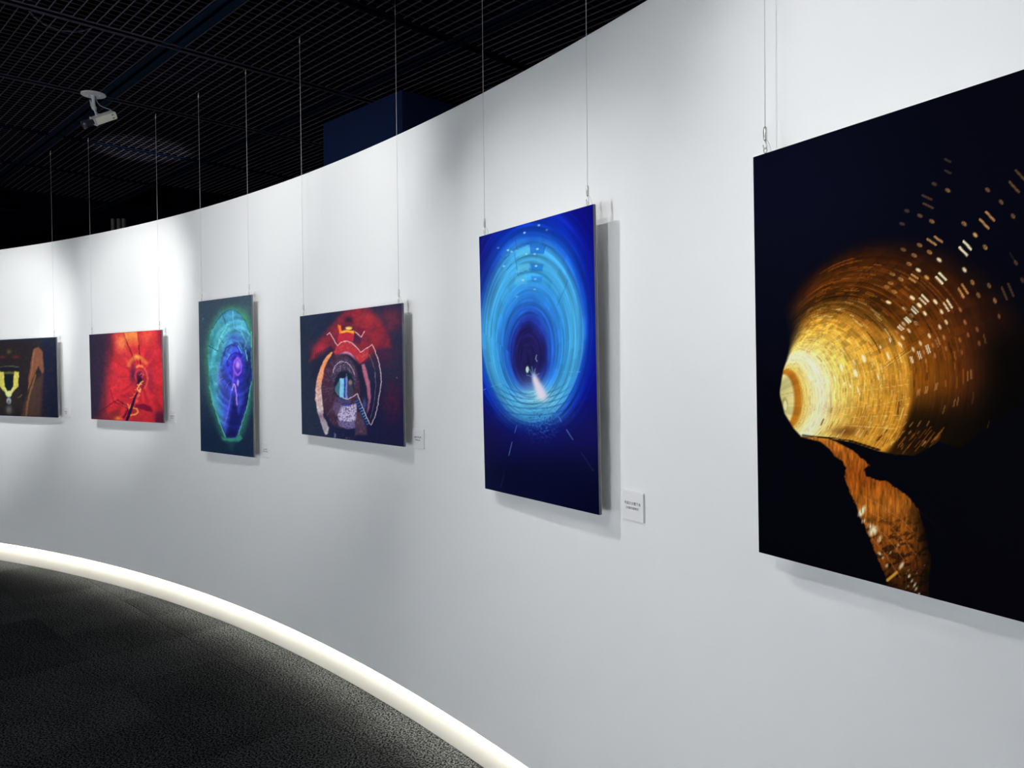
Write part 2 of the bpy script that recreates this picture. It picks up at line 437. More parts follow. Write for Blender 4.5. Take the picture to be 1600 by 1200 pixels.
def paint_gold(X, Y):
    c = Canvas(X, Y, (1, 2, 13))
    c.mix(c.glow(1230, 300, 200, 220), (7, 9, 26))
    t, ph = c.nest((1230, 624), (22, 46), (1315, 601), (109, 135), -0.2, 3.2)
    I = c.ramp(t, [(-.2, (196, 186, 120)), (-.075, (214, 200, 130)), (-.05, (172, 104, 24)), (-.005, (184, 116, 28)), (.02, (236, 194, 92)), (.12, (255, 240, 176)), (.2, (255, 247, 200)), (.33, (246, 212, 112)),
                   (.55, (224, 168, 60)), (.8, (204, 142, 42)), (.98, (200, 138, 42)), (1.03, (134, 76, 14)), (1.3, (112, 58, 12)), (1.55, (78, 36, 10)), (1.85, (38, 15, 8)), (2.15, (10, 5, 8)), (2.6, (3, 3, 10))])
    # stones: rings cut into blocks
    up = np.clip(-np.sin(ph), 0, 1); dn = np.clip(np.sin(ph), 0, 1)
    rg = np.floor(np.log(np.maximum(t, 0) + .35) * 15); cell = np.floor(ph * 14 + rg * 3.7)
    hsh = _hash(rg, cell, 5); fine = fbm(np.log(np.maximum(t, 0) + .35) * 60, ph * 9, 7, 3); streak = vnoise(np.log(np.maximum(t, 0) + .35) * 120, ph * 3.0, 3)
    k = 1 + (hsh - .5) * (.10 + .22 * sst(.1, .7, up)) * sst(.15, .5, t) + (fine - .5) * .24 + (streak - .5) * .24
    fr = np.abs((np.log(np.maximum(t, 0) + .35) * 15) % 1 - .5) * 2; fc = np.abs((ph * 14 + rg * 3.7) % 1 - .5) * 2
    joint = np.maximum(sst(.86, .98, fr), sst(.90, .99, fc)) * (t < 1.0) * sst(.2, .45, t)
    I = I * k[..., None] * (1 + .16 * joint[..., None])
    # upper part of the tube lies in brown shade, with bright rims between the rings
    shade = 1 - .62 * sst(.62, 1.0, t) * sst(.35, .95, up) * (1 - .75 * sst(1.0, 1.35, t))
    shade = shade * (1 - .15 * sst(1.0, 1.5, t) * sst(.2, .9, up))
    rim = sst(.80, 1.0, np.abs(((np.maximum(t, 0)) * 8.5) % 1 - .5) * 2) * sst(.45, .95, up) * sst(.6, .8, t) * (1 - sst(1.25, 1.6, t))
    I = I * np.stack([shade, shade * (.80 + .20 * shade), shade * (.62 + .38 * shade)], -1) + rim[..., None] * np.array((70, 38, 10)) * fine[..., None]
    xb = np.interp(Y, [380, 430, 480, 500, 515, 536, 550, 565, 580, 605, 640], [1262, 1232, 1226, 1234, 1238, 1235, 1232, 1228, 1223, 1219, 1210])
    sf = np.interp(Y, [400, 480, 520, 545, 570], [80, 52, 26, 8, 2]); side = sst(-sf * .3, sf, X - xb)
    vis = side * (1 - sst(1.9, 2.3, t + .35 * up - .1 * np.cos(ph)))
    c.I = c.I * (1 - vis[..., None]) + I * vis[..., None]
    # dark lower right quarter of the tube
    c.mul(1 - .80 * sst(.98, 1.06, t) * sst(-.05, .45, np.sin(ph)) * (1 - .5 * sst(.62, .9, np.sin(ph)) * (1 - sst(1.3, 1.65, t)) * (.3 + fine)))
    c.mul(1 - .85 * sst(1500, 1575, X) * sst(470, 560, Y))
    # soft dark smears on the bright stones
    for cx, cy, rx, ry, a in ((1322, 674, 24, 9, .75), (1342, 655, 22, 24, .25), (1300, 640, 26, 12, .18), (1390, 605, 20, 10, .2)):
        c.mix(c.glow(cx, cy, rx, ry) * a, (96, 46, 10))
    for a, b, wd in (((1405, 628), (1403, 650), 2.6), ((1386, 672), (1371, 688), 2.8), ((1410, 617), (1407, 634), 1.8), ((1287, 655), (1283, 664), 2.0)):
        c.mix(c.line([a, b], wd, 1.2) * .8, (110, 50, 8))
    rnd = random.Random(11)
    for i in range(46):                          # streaks near the foot of the tube
        x = 1335 + i * 2.1 + rnd.random() * 2; y = 706 - abs(x - 1385) * .16 - rnd.random() * 22; L = 5 + rnd.random() * 9
        c.mix(c.line([(x, y), (x + L * .55, y - L)], 1.3, 1.0) * .5, (230, 160, 60) if rnd.random() < .55 else (70, 32, 6))
    for i in range(40):                          # lit streaks low on the near part of the tube
        x = 1402 + rnd.random() * 62; y = 712 - rnd.random() * 26 - (x - 1402) * .22; L = 8 + rnd.random() * 12
        c.mix(c.line([(x, y), (x + L * .8, y - L)], 1.4, 1.2) * .45, (196, 116, 40) if rnd.random() < .6 else (40, 16, 6))
    for i in range(26):                          # dark drips on the right wall
        x = 1330 + rnd.random() * 85; y = 600 + rnd.random() * 55; L = 6 + rnd.random() * 12
        c.mix(c.line([(x, y), (x - 1.5, y + L)], 1.4, 1.0) * .3, (140, 84, 16))
    for pts in ([(1380, 574), (1441, 525), (1503, 473)], [(1386, 574), (1447, 524), (1509, 472)], [(1484, 534), (1548, 497)]):
        c.mix(c.line(pts, 1.0) * .55, (70, 30, 6))
    for pts in ([(1262, 608), (1330, 590), (1385, 572), (1424, 548)], [(1268, 622), (1340, 612), (1420, 600)], [(1300, 640), (1370, 633), (1422, 622)], [(1330, 652), (1418, 648)], [(1320, 664), (1402, 670)]):
        c.mix(c.line(pts, 1.0) * .45, (246, 214, 128))
    # glints of wet stones
    for x, y, wd, h in ((1350, 560, 8, 13), (1315, 574, 6, 12), (1337, 583, 8, 13), (1342, 611, 3, 14), (1294, 595, 5, 9), (1391, 531, 3, 8), (1388, 556, 4, 13), (1274, 578, 6, 8), (1266, 590, 8, 10),
                        (1278, 600, 6, 8), (1335, 567, 4, 9), (1305, 592, 3, 8), (1319, 598, 3, 9), (1329, 603, 4, 8), (1373, 590, 3, 14), (1376, 542, 3, 6), (1409, 540, 2, 8)):
        c.mix(c.ell(x, y, wd * .36, h / 2, .45, -.35) * .8, (255, 248, 222))
    # bolt pockets
    def tdir(x, y):
        cx, cy = 1358, 590
        dx, dy = x - cx, (y - cy) * .8
        a = math.atan2(dx, -dy); return (math.cos(a), math.sin(a) * 1.15)
    B = (1380, 240)
    for x, y, L, br in ((838, 485, 95, .8), (792, 545, 95, .8), (1027, 258, 110, .45), (1075, 165, 110, .4), (660, 713, 85, 1), (628, 760, 88, 1), (433, 667, 75, .75), (380, 687, 80, .75), (467, 957, 75, 1.1),
                        (442, 988, 72, 1.1), (642, 1055, 82, .75), (612, 1085, 80, .75), (248, 957, 60, .8), (230, 985, 55, .8), (330, 1128, 65, 1), (310, 1150, 60, 1), (950, 1090, 105, .3), (1000, 1060, 105, .3),
                        (520, 1170, 75, .9), (488, 1185, 60, .9), (345, 340, 85, .3), (355, 405, 85, .33), (505, 50, 50, .25), (508, 140, 50, .25), (1010, 800, 70, .12)):
        px, py = B[0] + x / 5, B[1] + y / 5; d = tdir(px, py); n = math.hypot(*d); h = L / 10
        c.mix(c.line([(px - d[0] / n * h, py - d[1] / n * h), (px + d[0] / n * h, py + d[1] / n * h)], 2.7 if br < 1 else 3.0, 1.0) * min(1, br), (226 if br < 1 else 252, 164 if br < 1 else 228, 94 if br < 1 else 186))
    for x, y, br in ((508, 285, .55), (402, 235, .3), (818, 280, .5), (925, 375, .5), (1018, 485, .45), (635, 545, .75), (722, 632, .85), (800, 728, .75), (383, 527, .65), (290, 483, .4), (188, 445, .25), (150, 547, .25),
                     (287, 713, .6), (365, 768, .7), (440, 828, .9), (160, 748, .4), (245, 793, .6), (205, 860, .7), (277, 908, .9), (343, 966, .8), (638, 905, .9), (700, 1003, .65), (747, 1103, .5), (830, 1028, .45), (875, 1145, .45),
                     (1040, 850, .3), (1090, 985, .25), (230, 1125, 1), (410, 1155, 1), (75, 940, .6), (140, 980, .7), (90, 1078, .7), (285, 1182, 1), (60, 1010, .6), (30, 1040, .5), (45, 1160, .8)):
        px, py = B[0] + x / 5, B[1] + y / 5; d = tdir(px, py); r = math.atan2(d[1], d[0])
        c.mix(c.ell(px, py, 4.4, 2.3, .4, r) * br, (236, 178, 100) if br < .9 else (255, 228, 178))
        if br < .8: c.mix(c.ell(px - .3, py, 2.6, 1.2, .4, r) * br * .8, (60, 26, 10))
    D = (1380, 460)
    for x, y, L, br in ((305, 25, 60, 1), (287, 48, 55, 1), (235, 105, 55, 1), (222, 120, 50, 1), (185, 180, 45, 1), (172, 188, 45, 1), (135, 235, 40, .9), (122, 245, 40, .9), (480, 65, 65, .9), (458, 90, 65, .9), (403, 335, 55, .7),
                        (388, 350, 55, .7), (332, 390, 55, .8), (318, 395, 55, .8), (270, 435, 50, .8), (258, 437, 50, .8), (213, 470, 45, .8), (203, 470, 45, .8), (610, 585, 65, .55), (638, 575, 65, .55), (320, 685, 45, .6), (308, 688, 45, .6),
                        (262, 700, 45, .6), (250, 703, 40, .6), (378, 665, 45, .5), (390, 660, 45, .5), (452, 640, 45, .4), (515, 780, 55, .45), (540, 770, 55, .45), (155, 935, 40, .5), (205, 935, 40, .5), (262, 930, 40, .5), (325, 930, 40, .45),
                        (650, 745, 80, .2), (440, 830, 55, .4), (295, 1075, 40, .7), (760, 940, 50, .2), (805, 1045, 30, .3), (735, 320, 60, .35), (520, 440, 60, .35), (150, 990, 20, .5), (195, 993, 20, .5), (255, 995, 20, .4)):
        px, py = D[0] + x / 4.614, D[1] + y / 4.614; d = tdir(px, py); n = math.hypot(*d); h = L / 9.2
        c.mix(c.line([(px - d[0] / n * h, py - d[1] / n * h), (px + d[0] / n * h, py + d[1] / n * h)], 1.9, .9) * br, (255, 236, 196) if br > .75 else (214, 150, 96))
    for x, y, br in ((378, 50, 1), (423, 122, 1), (303, 135, 1), (262, 78, .95), (212, 22, .9), (240, 205, .9), (205, 150, .9), (187, 260, .8), (150, 210, .8), (155, 100, .8), (410, 232, .8), (457, 198, .8), (592, 198, .65), (558, 108, .7), (440, 308, .7),
                     (335, 297, .8), (270, 350, .8), (680, 250, .5), (615, 290, .55), (555, 325, .5), (695, 350, .45), (568, 415, .45), (455, 388, .6), (360, 365, .6), (375, 440, .6), (295, 415, .6), (218, 395, .8), (142, 310, .8), (808, 42, .45), (838, 155, .45),
                     (310, 480, .6), (575, 10, .7), (100, 270, .7), (120, 355, .8), (40, 55, .8)):
        px, py = D[0] + x / 4.614, D[1] + y / 4.614; d = tdir(px, py); r = math.atan2(d[1], d[0])
        c.mix(c.ell(px, py, 4.2, 1.9, .4, r) * br, (255, 222, 170) if br > .75 else (206, 130, 80))
    # ring joints and blocks as many little strokes along the tube's curve
    def tp(tt, f): return (1230 + 85 * tt + (22 + 87 * tt) * math.cos(f), 624 - 23 * tt + (46 + 89 * tt) * math.sin(f))
    for i in range(620):
        tt = .25 + rnd.random() * 1.25; f = -math.pi * .93 + rnd.random() * math.pi * 1.25; dl = .02 + rnd.random() * .05; up_ = max(0, -math.sin(f))
        a_, b_ = tp(tt, f - dl), tp(tt, f + dl)
        if a_[0] < 1240 or a_[1] > 690 or (tt > 1.0 and f > .1): continue
        lit = rnd.random() < .5
        if tt < 1.0: col_ = (255, 232, 150) if lit else (150, 92, 22)
        else: col_ = (168, 96, 28) if lit else (40, 18, 6)
        c.dash(a_, b_, .9 + rnd.random() * 1.3, (.25 + .35 * rnd.random()) * min(1, max(0, (a_[0] - 1236 - max(0, 545 - a_[1]) * .25) / 30)), col_)
    for i in range(70):                          # long dark and bright arcs under the crown
        tt = .78 + rnd.random() * .85; f = -math.pi * (.85 - .6 * rnd.random()); n_ = 7; w_ = .8 + rnd.random() * 1.4; k_ = .2 + .35 * rnd.random(); col_ = (150, 84, 26) if rnd.random() < .5 else (30, 12, 5)
        for q in range(n_):
            a_, b_ = tp(tt, f + q * .05), tp(tt, f + (q + 1) * .05)
            c.dash(a_, b_, w_, k_ * min(1, max(0, (a_[0] - 1240) / 70)), col_)
    # opening at the far end
    c.mix(c.ell(1226, 632, 5, 11, .25) * .5, (120, 100, 40)); c.mix(c.ell(1227, 634, 3, 8, .3) * .9, (236, 226, 170))
    c.mix(c.line([(1220, 617), (1244, 613)], .8) * .4, (150, 130, 70))
    # black banks and the stream with its reflection
    stream = [(1252, 683), (1291, 684), (1306, 690), (1333, 704), (1359, 727), (1350, 734), (1354, 743), (1371, 751), (1382, 750), (1393, 757), (1419, 775), (1436, 797), (1446, 830), (1455, 872), (1450, 945), (1386, 925), (1387, 909), (1319, 744), (1323, 732), (1318, 722), (1304, 712), (1297, 702), (1282, 690)]
    ground = [(1150, 560), (1218, 600), (1219, 618), (1226, 646), (1240, 669), (1252, 682), (1296, 685), (1333, 691), (1375, 705), (1400, 710), (1430, 712), (1467, 690), (1500, 700), (1700, 560), (1700, 1000), (1150, 1000)]
    wx, wy = X, Y; c.X = X + (fbm(X / 5, Y / 5, 81, 3) - .5) * 4 * sst(700, 725, Y); c.Y = Y + (fbm(X / 5, Y / 5, 83, 3) - .5) * 4 * sst(700, 725, Y)
    c.mix(c.poly(ground, 1.5), (1, 1, 9))
    s = c.poly(stream, 1.2); c.X, c.Y = wx, wy
    g = fbm(X / 2.4, Y / 14, 21, 3); fade = 1 - sst(0, 1, (X - 1394 - (Y - 770) * .22) / 52) * sst(765, 815, Y); low = 1 - .55 * sst(840, 930, Y)
    base = c.ramp(Y, [(680, (196, 120, 36)), (700, (168, 92, 24)), (745, (150, 72, 14)), (790, (172, 98, 26)), (850, (150, 78, 18)), (930, (104, 48, 14))])
    g2 = fbm((X - Y * .35) / 9, (Y + X * .4) / 5, 25, 3); col = base * ((.45 + 1.05 * g) * (1 - .55 * sst(.48, .68, g2) * sst(790, 840, Y)))[..., None] * (fade * low)[..., None]
    c.I = c.I * (1 - s[..., None]) + col * s[..., None]
    E_ = (1280, 680)
    for x, y, rx, ry, br in ((310, 550, 5, 9, 1), (320, 620, 3, 4, .8), (390, 690, 7, 8, 1), (372, 650, 5, 4, .9), (440, 745, 4, 6, .7), (595, 940, 3, 6, .8), (575, 790, 2, 6, .5), (440, 855, 5, 2, .7), (460, 885, 2, 2, .6), (490, 940, 3, 3, .6), (515, 845, 1.5, 3, .6),
                             (650, 1015, 2, 3, .8), (637, 1095, 2, 3, .9), (690, 1080, 1.6, 4, .8), (702, 1105, 1.6, 4, .8), (670, 1050, 1.6, 3, .7), (722, 1145, 2, 2, .8), (700, 1000, 1.4, 3, .6), (640, 985, 1.6, 4, .7), (765, 935, 1, 1.5, .4)):
        c.mix(c.ell(E_[0] + x / 4.614, E_[1] + y / 4.614, rx * .8, ry, .6, .5) * br * sst(.25, .5, g), (255, 238, 196))
    c.mix(c.line(Z(E_, 4.614, [(495, 1045), (560, 990)]), 4.5, 2) * .85, (226, 166, 60))
    for pts in ([(250, 480), (380, 560), (480, 615)], [(320, 440), (420, 490), (600, 610), (680, 695)], [(510, 655), (600, 740), (700, 860)], [(360, 640), (470, 715), (560, 820), (620, 915)], [(380, 740), (480, 860), (590, 1030)]):
        c.mix(c.line(Z(E_, 4.614, pts), 1.0) * .5, (206, 130, 84))
    c.mix(c.line(Z((1200, 520), 5.714, [(310, 915), (560, 940), (760, 968), (1000, 1045)]), 2.6, 1.2) * .9, (14, 6, 6))
    for a, b in (((570, 942), (630, 950)), ((660, 955), (720, 968)), ((410, 930), (440, 934))):
        c.mix(c.line(Z((1200, 520), 5.714, [a, b]), 1.1) * .8, (190, 130, 60))
    c.mix(c.line(Z(E_, 4.614, [(540, 375), (720, 540), (900, 700)]), .9) * .35, (80, 46, 16))
    return c.I

def paint_blue(X, Y):
    c = Canvas(X, Y, (10, 12, 90))
    t, ph = c.nest((827, 556), (24, 46), (833, 519), (79, 139), -0.45, 3.0)
    wob = fbm(ph * 5 / 2, t * 9, 4, 3)
    I = c.ramp(t + (wob - .5) * .1, [(-.45, (30, 26, 74)), (-.05, (34, 30, 96)), (.07, (34, 52, 150)), (.2, (36, 92, 188)), (.38, (44, 122, 204)), (.6, (62, 158, 218)), (.82, (74, 172, 224)), (.98, (60, 146, 214)), (1.1, (24, 84, 196)), (1.3, (12, 44, 172)), (1.6, (10, 16, 132)), (2.2, (8, 6, 104)), (3, (8, 6, 96))])
    ring = vnoise(t * 26, ph * 1.2, 8) - .5; ring2 = vnoise(t * 60, ph * 2, 9) - .5
    dn = sst(.5, .98, np.sin(ph)); cell = _hash(np.floor(t * 9), np.floor(ph * 4 + np.floor(t * 9) * .4), 2) - .5
    I = I * (1 + ring * .34 + ring2 * .18 + cell * .10 * (t > .3) + dn * ring2 * .5)[..., None]
    c.I = I
    c.mix(sst(880, 925, X) * sst(.9, 1.2, t) * .45, (8, 10, 120))
    # the floor of the tube sinks into dark blue
    c.mix(sst(628, 700, Y + (np.abs(X - 838) ** 1.6) * .02) * .9, (18, 18, 84)); c.mix(sst(676, 745, Y) * .9, (4, 10, 42)); c.mix(sst(720, 800, Y) * sst(820, 930, X) * .8, (2, 2, 34))
    c.mix(sst(640, 700, Y) * (1 - sst(752, 800, X)) * .5, (22, 22, 62))
    c.mix((1 - sst(752, 790, X)) * (1 - sst(400, 520, Y)) * .45, (28, 24, 104))
    # glow of the lamp on the wet floor
    c.mix(c.glow(838, 622, 36, 24) * .75 * (1 + ring2 * 1.3 * (Y > 612)), (146, 220, 230)); c.mix(c.glow(838, 650, 40, 13) * .55 * (.6 + .8 * vnoise(X / 2, Y / 2, 3)), (72, 170, 216))
    dots = vnoise(X / 1.6, Y / 1.6, 14); c.mix(c.glow(848, 664, 22, 20) * sst(.55, .8, dots) * .7, (60, 130, 214)); c.mix(c.glow(846, 660, 20, 16) * sst(.6, .85, vnoise(X / 1.8, Y / 1.8, 19)) * .7, (14, 22, 100))
    for cy, a in ((618, .5), (625, .6), (632, .6), (640, .6), (650, .55)):
        e = np.abs(np.sqrt(((X - 834) / (1.5 * (cy - 572))) ** 2 + ((Y - 560) / (cy - 560)) ** 2) - 1) * (cy - 560)
        c.mix((1 - sst(.4, 1.6, e)) * sst(.45, .9, np.sin(np.arctan2(Y - 560, X - 834))) * a * .75 * (1 - c.glow(842, 612, 10, 22)), (10, 62, 150))
    for i, k in enumerate(np.linspace(0, 1, 12)):
        c.mix(c.glow(835 + 13.5 * k, 590 + 32 * k, 3.2 + 4.0 * k, 6) * .75, (238, 226, 240))
    for a in ((-6, -12), (-2.5, -16), (3, -13), (-11, -3), (9, -5)):
        c.mix(c.line([(834, 590), (834 + a[0], 590 + a[1])], 1.2, 1.2) * .6, (140, 190, 240))
    c.mix(c.ell(824.6, 578.5, 2.4, 5.2, .3), (186, 226, 214)); c.mix(c.line([(839, 556), (837.5, 562), (840, 566)], 1.1) * .7, (190, 216, 230))
    # lining segments of the crown
    for pts, col, a in (([(805, 391), (826, 383), (829, 396), (812, 403)], (96, 196, 224), .55), ([(808, 414), (827, 411), (828, 424), (810, 427)], (104, 200, 226), .5), ([(806, 432), (822, 428), (824, 444), (804, 446)], (104, 200, 226), .4),
                        ([(829, 382), (853, 384), (850, 397), (830, 396)], (20, 90, 186), .6), ([(829, 411), (850, 413), (848, 424), (831, 423)], (28, 104, 192), .65), ([(830, 431), (849, 433), (847, 442), (832, 441)], (30, 108, 196), .5), ([(790, 398), (804, 392), (808, 408), (796, 414)], (70, 168, 214), .4)):
        c.mix(c.poly(pts, 1.2) * a, col)
    for x, y, a in ((840.3, 389, 1), (838.3, 416, 1), (837, 436.7, .7), (842.6, 351.6, .8), (820, 363.3, .9), (794, 390.7, 1), (799.7, 393, .8), (787.7, 416, .8), (817.7, 438, 1), (778.5, 387, .5), (836, 453, .6), (836, 397, .7), (823, 397, .8), (809, 425, .7), (855, 359, .5), (808, 464, .5)):
        c.mix(c.ell(x, y, 2.0, 1.3, .5) * a, (170, 220, 246))
    for pts in ([(888, 438), (884, 451), (878, 463), (871, 479)], [(780, 399), (788, 405), (797, 398)], [(792, 422), (800, 412)], [(804, 396), (807, 412), (810, 432)], [(805, 372), (808, 390), (826, 381), (853, 383), (868, 390)], [(829, 382), (830, 396)], [(853, 383), (850, 397)], [(810, 428), (829, 421), (848, 424)], [(749, 424), (760, 404)]):
        c.mix(c.line(pts, .9) * .45, (14, 60, 150))
    for pts, a in (([(808, 666), (805, 677)], .6), ([(800.8, 691.6), (795.8, 712)], .65), ([(873, 651.6), (878, 660.4)], .7), ([(885.5, 672.4), (895.2, 687.3)], .65), ([(909, 708.6), (926.8, 735.6)], .22), ([(788, 743), (783, 763)], .2), ([(755, 610.7), (760, 608.5)], .7), ([(767.5, 605.5), (786, 599.5)], .5),
                   ([(863, 641), (868, 645)], .8), ([(878.5, 582), (884, 582.3)], .4), ([(889, 582), (897, 582.5)], .5), ([(902, 582.5), (907, 582.7)], .7)):
        c.mix(c.line(pts, 1.0) * a, (120, 170, 235))
    return c.I

def paint_eye(X, Y):
    X, Y = X + (fbm(X / 4, Y / 4, 71, 3) - .5) * 2.0, Y + (fbm(X / 4, Y / 4, 72, 3) - .5) * 2.0
    F, G, s = (465, 470), (465, 580), 9.41
    c = Canvas(X, Y, (36, 42, 66)); n = fbm(X / 9, Y / 9, 31); n2 = fbm(X / 3, Y / 3, 35)  # base dark is lifted by gloss haze painted into the colour
    c.mix(sst(480, 560, X) * sst(560, 660, Y) * .8, (24, 26, 62)); c.mix((1 - sst(470, 520, X)) * .6, (38, 50, 66))
    c.mix(c.glow(614, 625, 16, 34) * .6 * (.5 + n), (82, 30, 54)); c.mix(c.glow(612, 500, 14, 18) * .7 * (.4 + n), (140, 42, 58)); c.mix(c.glow(600, 555, 22, 20) * .5, (92, 32, 58))
    red = c.poly(Z(F, s, [(180, 860), (330, 560), (600, 240), (760, 110), (1030, 90), (1190, 280), (1350, 520), (1370, 680), (1180, 700), (1050, 860), (890, 950), (600, 850), (480, 660), (240, 850)]), 6)
    c.mix(red * (.35 + .75 * n), (156, 40, 52)); c.mix(red * sst(.52, .75, n2) * .35, (92, 28, 48)); c.mix(c.glow(576, 500, 18, 12) * .5, (182, 52, 56)); c.mix(c.glow(500, 545, 12, 10) * .7, (178, 50, 66))
    for i in range(9): c.mix(c.line(Z(F, s, [(260 + i * 28, 830 - i * 14), (275 + i * 28, 770 - i * 14)]), 1.5, 1) * .7, (36, 36, 62))
    c.mix(c.poly(Z(F, s, [(240, 860), (520, 690), (560, 760), (420, 900), (330, 1129), (200, 1129)]), 3) * .8, (34, 36, 60))
    c.mix(c.glow(545, 500, 8, 6) * .95, (46, 30, 52)); c.mix(c.ell(545.5, 512, 5, 2.6, .5), (244, 198, 96))
    c.mix(c.poly(Z(F, s, [(600, 490), (720, 470), (830, 490), (820, 590), (720, 580), (590, 645)]), 1) * .9, (182, 44, 62))
    c.mix(c.poly(Z(F, s, [(590, 340), (640, 360), (650, 430), (840, 440), (835, 490), (720, 462), (622, 484)]), .9), (230, 116, 42)); c.mix(c.poly(Z(F, s, [(650, 440), (720, 425), (830, 445), (830, 470), (720, 450), (650, 468)]), .8), (244, 170, 60))
    c.mix(c.poly(Z(F, s, [(640, 360), (760, 340), (830, 380), (845, 430), (700, 420), (655, 420)]), 1) * .6, (80, 34, 52)); c.mix(c.ell(545.5, 512.5, 4.6, 2.2, .5), (246, 204, 104))
    c.mix(c.poly(Z(F, s, [(850, 460), (950, 535), (915, 645), (820, 590)]), .8), (72, 36, 62)); c.mix(c.poly(Z(F, s, [(870, 380), (1000, 410), (950, 520), (860, 450)]), .8) * .8, (104, 32, 54))
    fan = c.poly(Z(F, s, [(580, 660), (640, 612), (720, 592), (800, 615), (860, 675), (930, 765), (1060, 690), (1040, 830), (890, 945), (840, 850), (790, 780), (710, 745), (640, 780), (600, 845), (540, 750)]), .9)
    c.mix(fan * .95, (172, 50, 62)); c.mix(fan * sst(.5, .7, n2) * .4, (205, 92, 80))
    c.mix(c.line(Z(F, s, [(603, 838), (640, 785), (710, 752), (785, 785), (848, 862), (888, 935)]), 3.6, 1.5) * .9, (190, 136, 176))
    # iris and pupil
    c.mix(c.ell(538, 612, 37, 59, .06) * .95, (32, 32, 56)); c.mix(c.ell(533, 610, 30, 57, .06), (66, 44, 62))
    ph = np.arctan2((Y - 604) / 1.5, X - 537); rr = np.hypot(X - 537, (Y - 604) / 1.5)
    c.mix(c.ell(533, 610, 30, 57, .06) * sst(.5, .75, vnoise(ph * 22, rr / 6, 5)) * .5, (98, 72, 96)); c.mix(c.ell(533, 610, 30, 57, .06) * sst(.55, .8, vnoise(X / 2, Y / 2, 6)) * .4, (36, 28, 48))
    c.mix(c.ell(538, 588, 20, 30, .1) * .9, (62, 54, 78)); c.mix(c.ell(538, 589, 19, 28, .12) * sst(.5, .8, vnoise(X / 1.5, Y / 1.5, 8)) * .7, (132, 112, 140))
    c.mix(c.ell(538.5, 602, 16, 24, .12), (26, 34, 54))
    c.mix(c.poly(Z(G, s, [(548, 265), (600, 150), (640, 100), (640, 385), (575, 320)]), .9) * .9, (70, 112, 128)); c.mix(c.poly(Z(G, s, [(628, 100), (700, 98), (690, 395), (622, 375)]), .8), (126, 190, 214)); c.mix(c.poly(Z(G, s, [(690, 100), (715, 90), (712, 400), (682, 395)]), .7), (34, 62, 150))
    c.mix(c.poly(Z(G, s, [(712, 90), (740, 70), (740, 400), (708, 400)]), .7), (112, 128, 196)); c.mix(c.poly(Z(G, s, [(740, 150), (820, 130), (830, 350), (740, 395)]), 1) * .8, (72, 62, 86)); c.mix(c.ell(548, 597, 3, 4, .5) * .8, (152, 128, 116)); c.mix(c.line(Z(G, s, [(725, 40), (715, 110)]), 1.2) * .6, (150, 150, 180))
    rock = c.poly(Z(G, s, [(590, 650), (650, 500), (760, 505), (870, 470), (880, 640), (860, 745), (760, 745), (620, 725)]), 1.2); rn = vnoise(X / 1.3, Y / 1.3, 12)
    c.mix(rock, (188, 176, 206)); c.mix(rock * sst(.52, .75, rn), (96, 84, 118)); low = c.poly(Z(G, s, [(590, 720), (760, 750), (850, 745), (860, 835), (740, 850), (620, 800)]), 1.2)
    c.mix(low, (112, 102, 148)); c.mix(low * sst(.5, .7, rn) * .7, (66, 58, 92)); c.mix(c.poly(Z(G, s, [(540, 430), (660, 470), (640, 600), (590, 650), (520, 560)]), 2) * .6, (104, 90, 128)); c.mix(c.poly(Z(G, s, [(670, 480), (770, 480), (760, 510), (660, 515)]), .8) * .9, (52, 66, 170))
    c.mix(c.poly(Z(G, s, [(590, 380), (680, 400), (800, 400), (790, 470), (690, 470), (600, 440)]), .9) * .6, (78, 84, 140))
    c.mix(c.poly(Z(G, s, [(870, 600), (940, 600), (1020, 800), (1030, 940), (860, 940), (850, 760)]), 2.5) * .8, (84, 60, 78)); c.mix(c.glow(562, 668, 8, 14) * sst(.5, .7, n2) * .5, (130, 100, 116))
    # bright rims
    c.mix(c.line(Z(F, s, [(530, 735), (440, 880), (400, 1010), (385, 1129)]) + Z(G, s, [(375, 60), (355, 180)]), 2.2, 1.6) * .8, (150, 36, 44))
    rim = c.poly(Z(F, s, [(500, 740), (520, 760), (435, 890), (395, 1010), (375, 1129)]) + Z(G, s, [(365, 120), (352, 220), (368, 420), (385, 560), (380, 650), (470, 830), (440, 930), (415, 935), (360, 800), (300, 610), (262, 400), (270, 220), (290, 80)]) + Z(F, s, [(305, 1080), (340, 960), (410, 830)]), 1.1)
    c.I = c.I * (1 - rim[..., None]) + c.ramp(Y, [(545, (226, 150, 92)), (590, (222, 152, 116)), (615, (206, 170, 164)), (640, (196, 178, 178)), (650, (132, 104, 120)), (660, (160, 150, 160)), (680, (176, 168, 172))]) * rim[..., None] * (.8 + .4 * n2)[..., None]
    rim = c.poly(Z(F, s, [(945, 940), (990, 930), (1025, 1040), (1045, 1129)]) + Z(G, s, [(1070, 170), (1082, 350), (1060, 560), (1030, 610), (1045, 420), (1020, 220), (975, 60)]), 1.6)
    c.mix(rim * .9, (186, 106, 128)); c.mix(rim * sst(600, 640, Y) * .5, (120, 70, 92)); c.mix(c.glow(570, 632, 3, 10) * .7, (74, 92, 156))
    # stairs and white lines
    c.mix(c.line(Z(G, s, [(870, 420), (1030, 780)]), 5, 1.5) * .95, (28, 40, 92))
    for k in range(10):
        q = k / 9; c.mix(c.line(Z(G, s, [(862 + 165 * q, 440 + 340 * q), (900 + 165 * q, 420 + 340 * q)]), 1.4, .8) * (.9 if 2 < k < 8 else .5), (92, 158, 200))
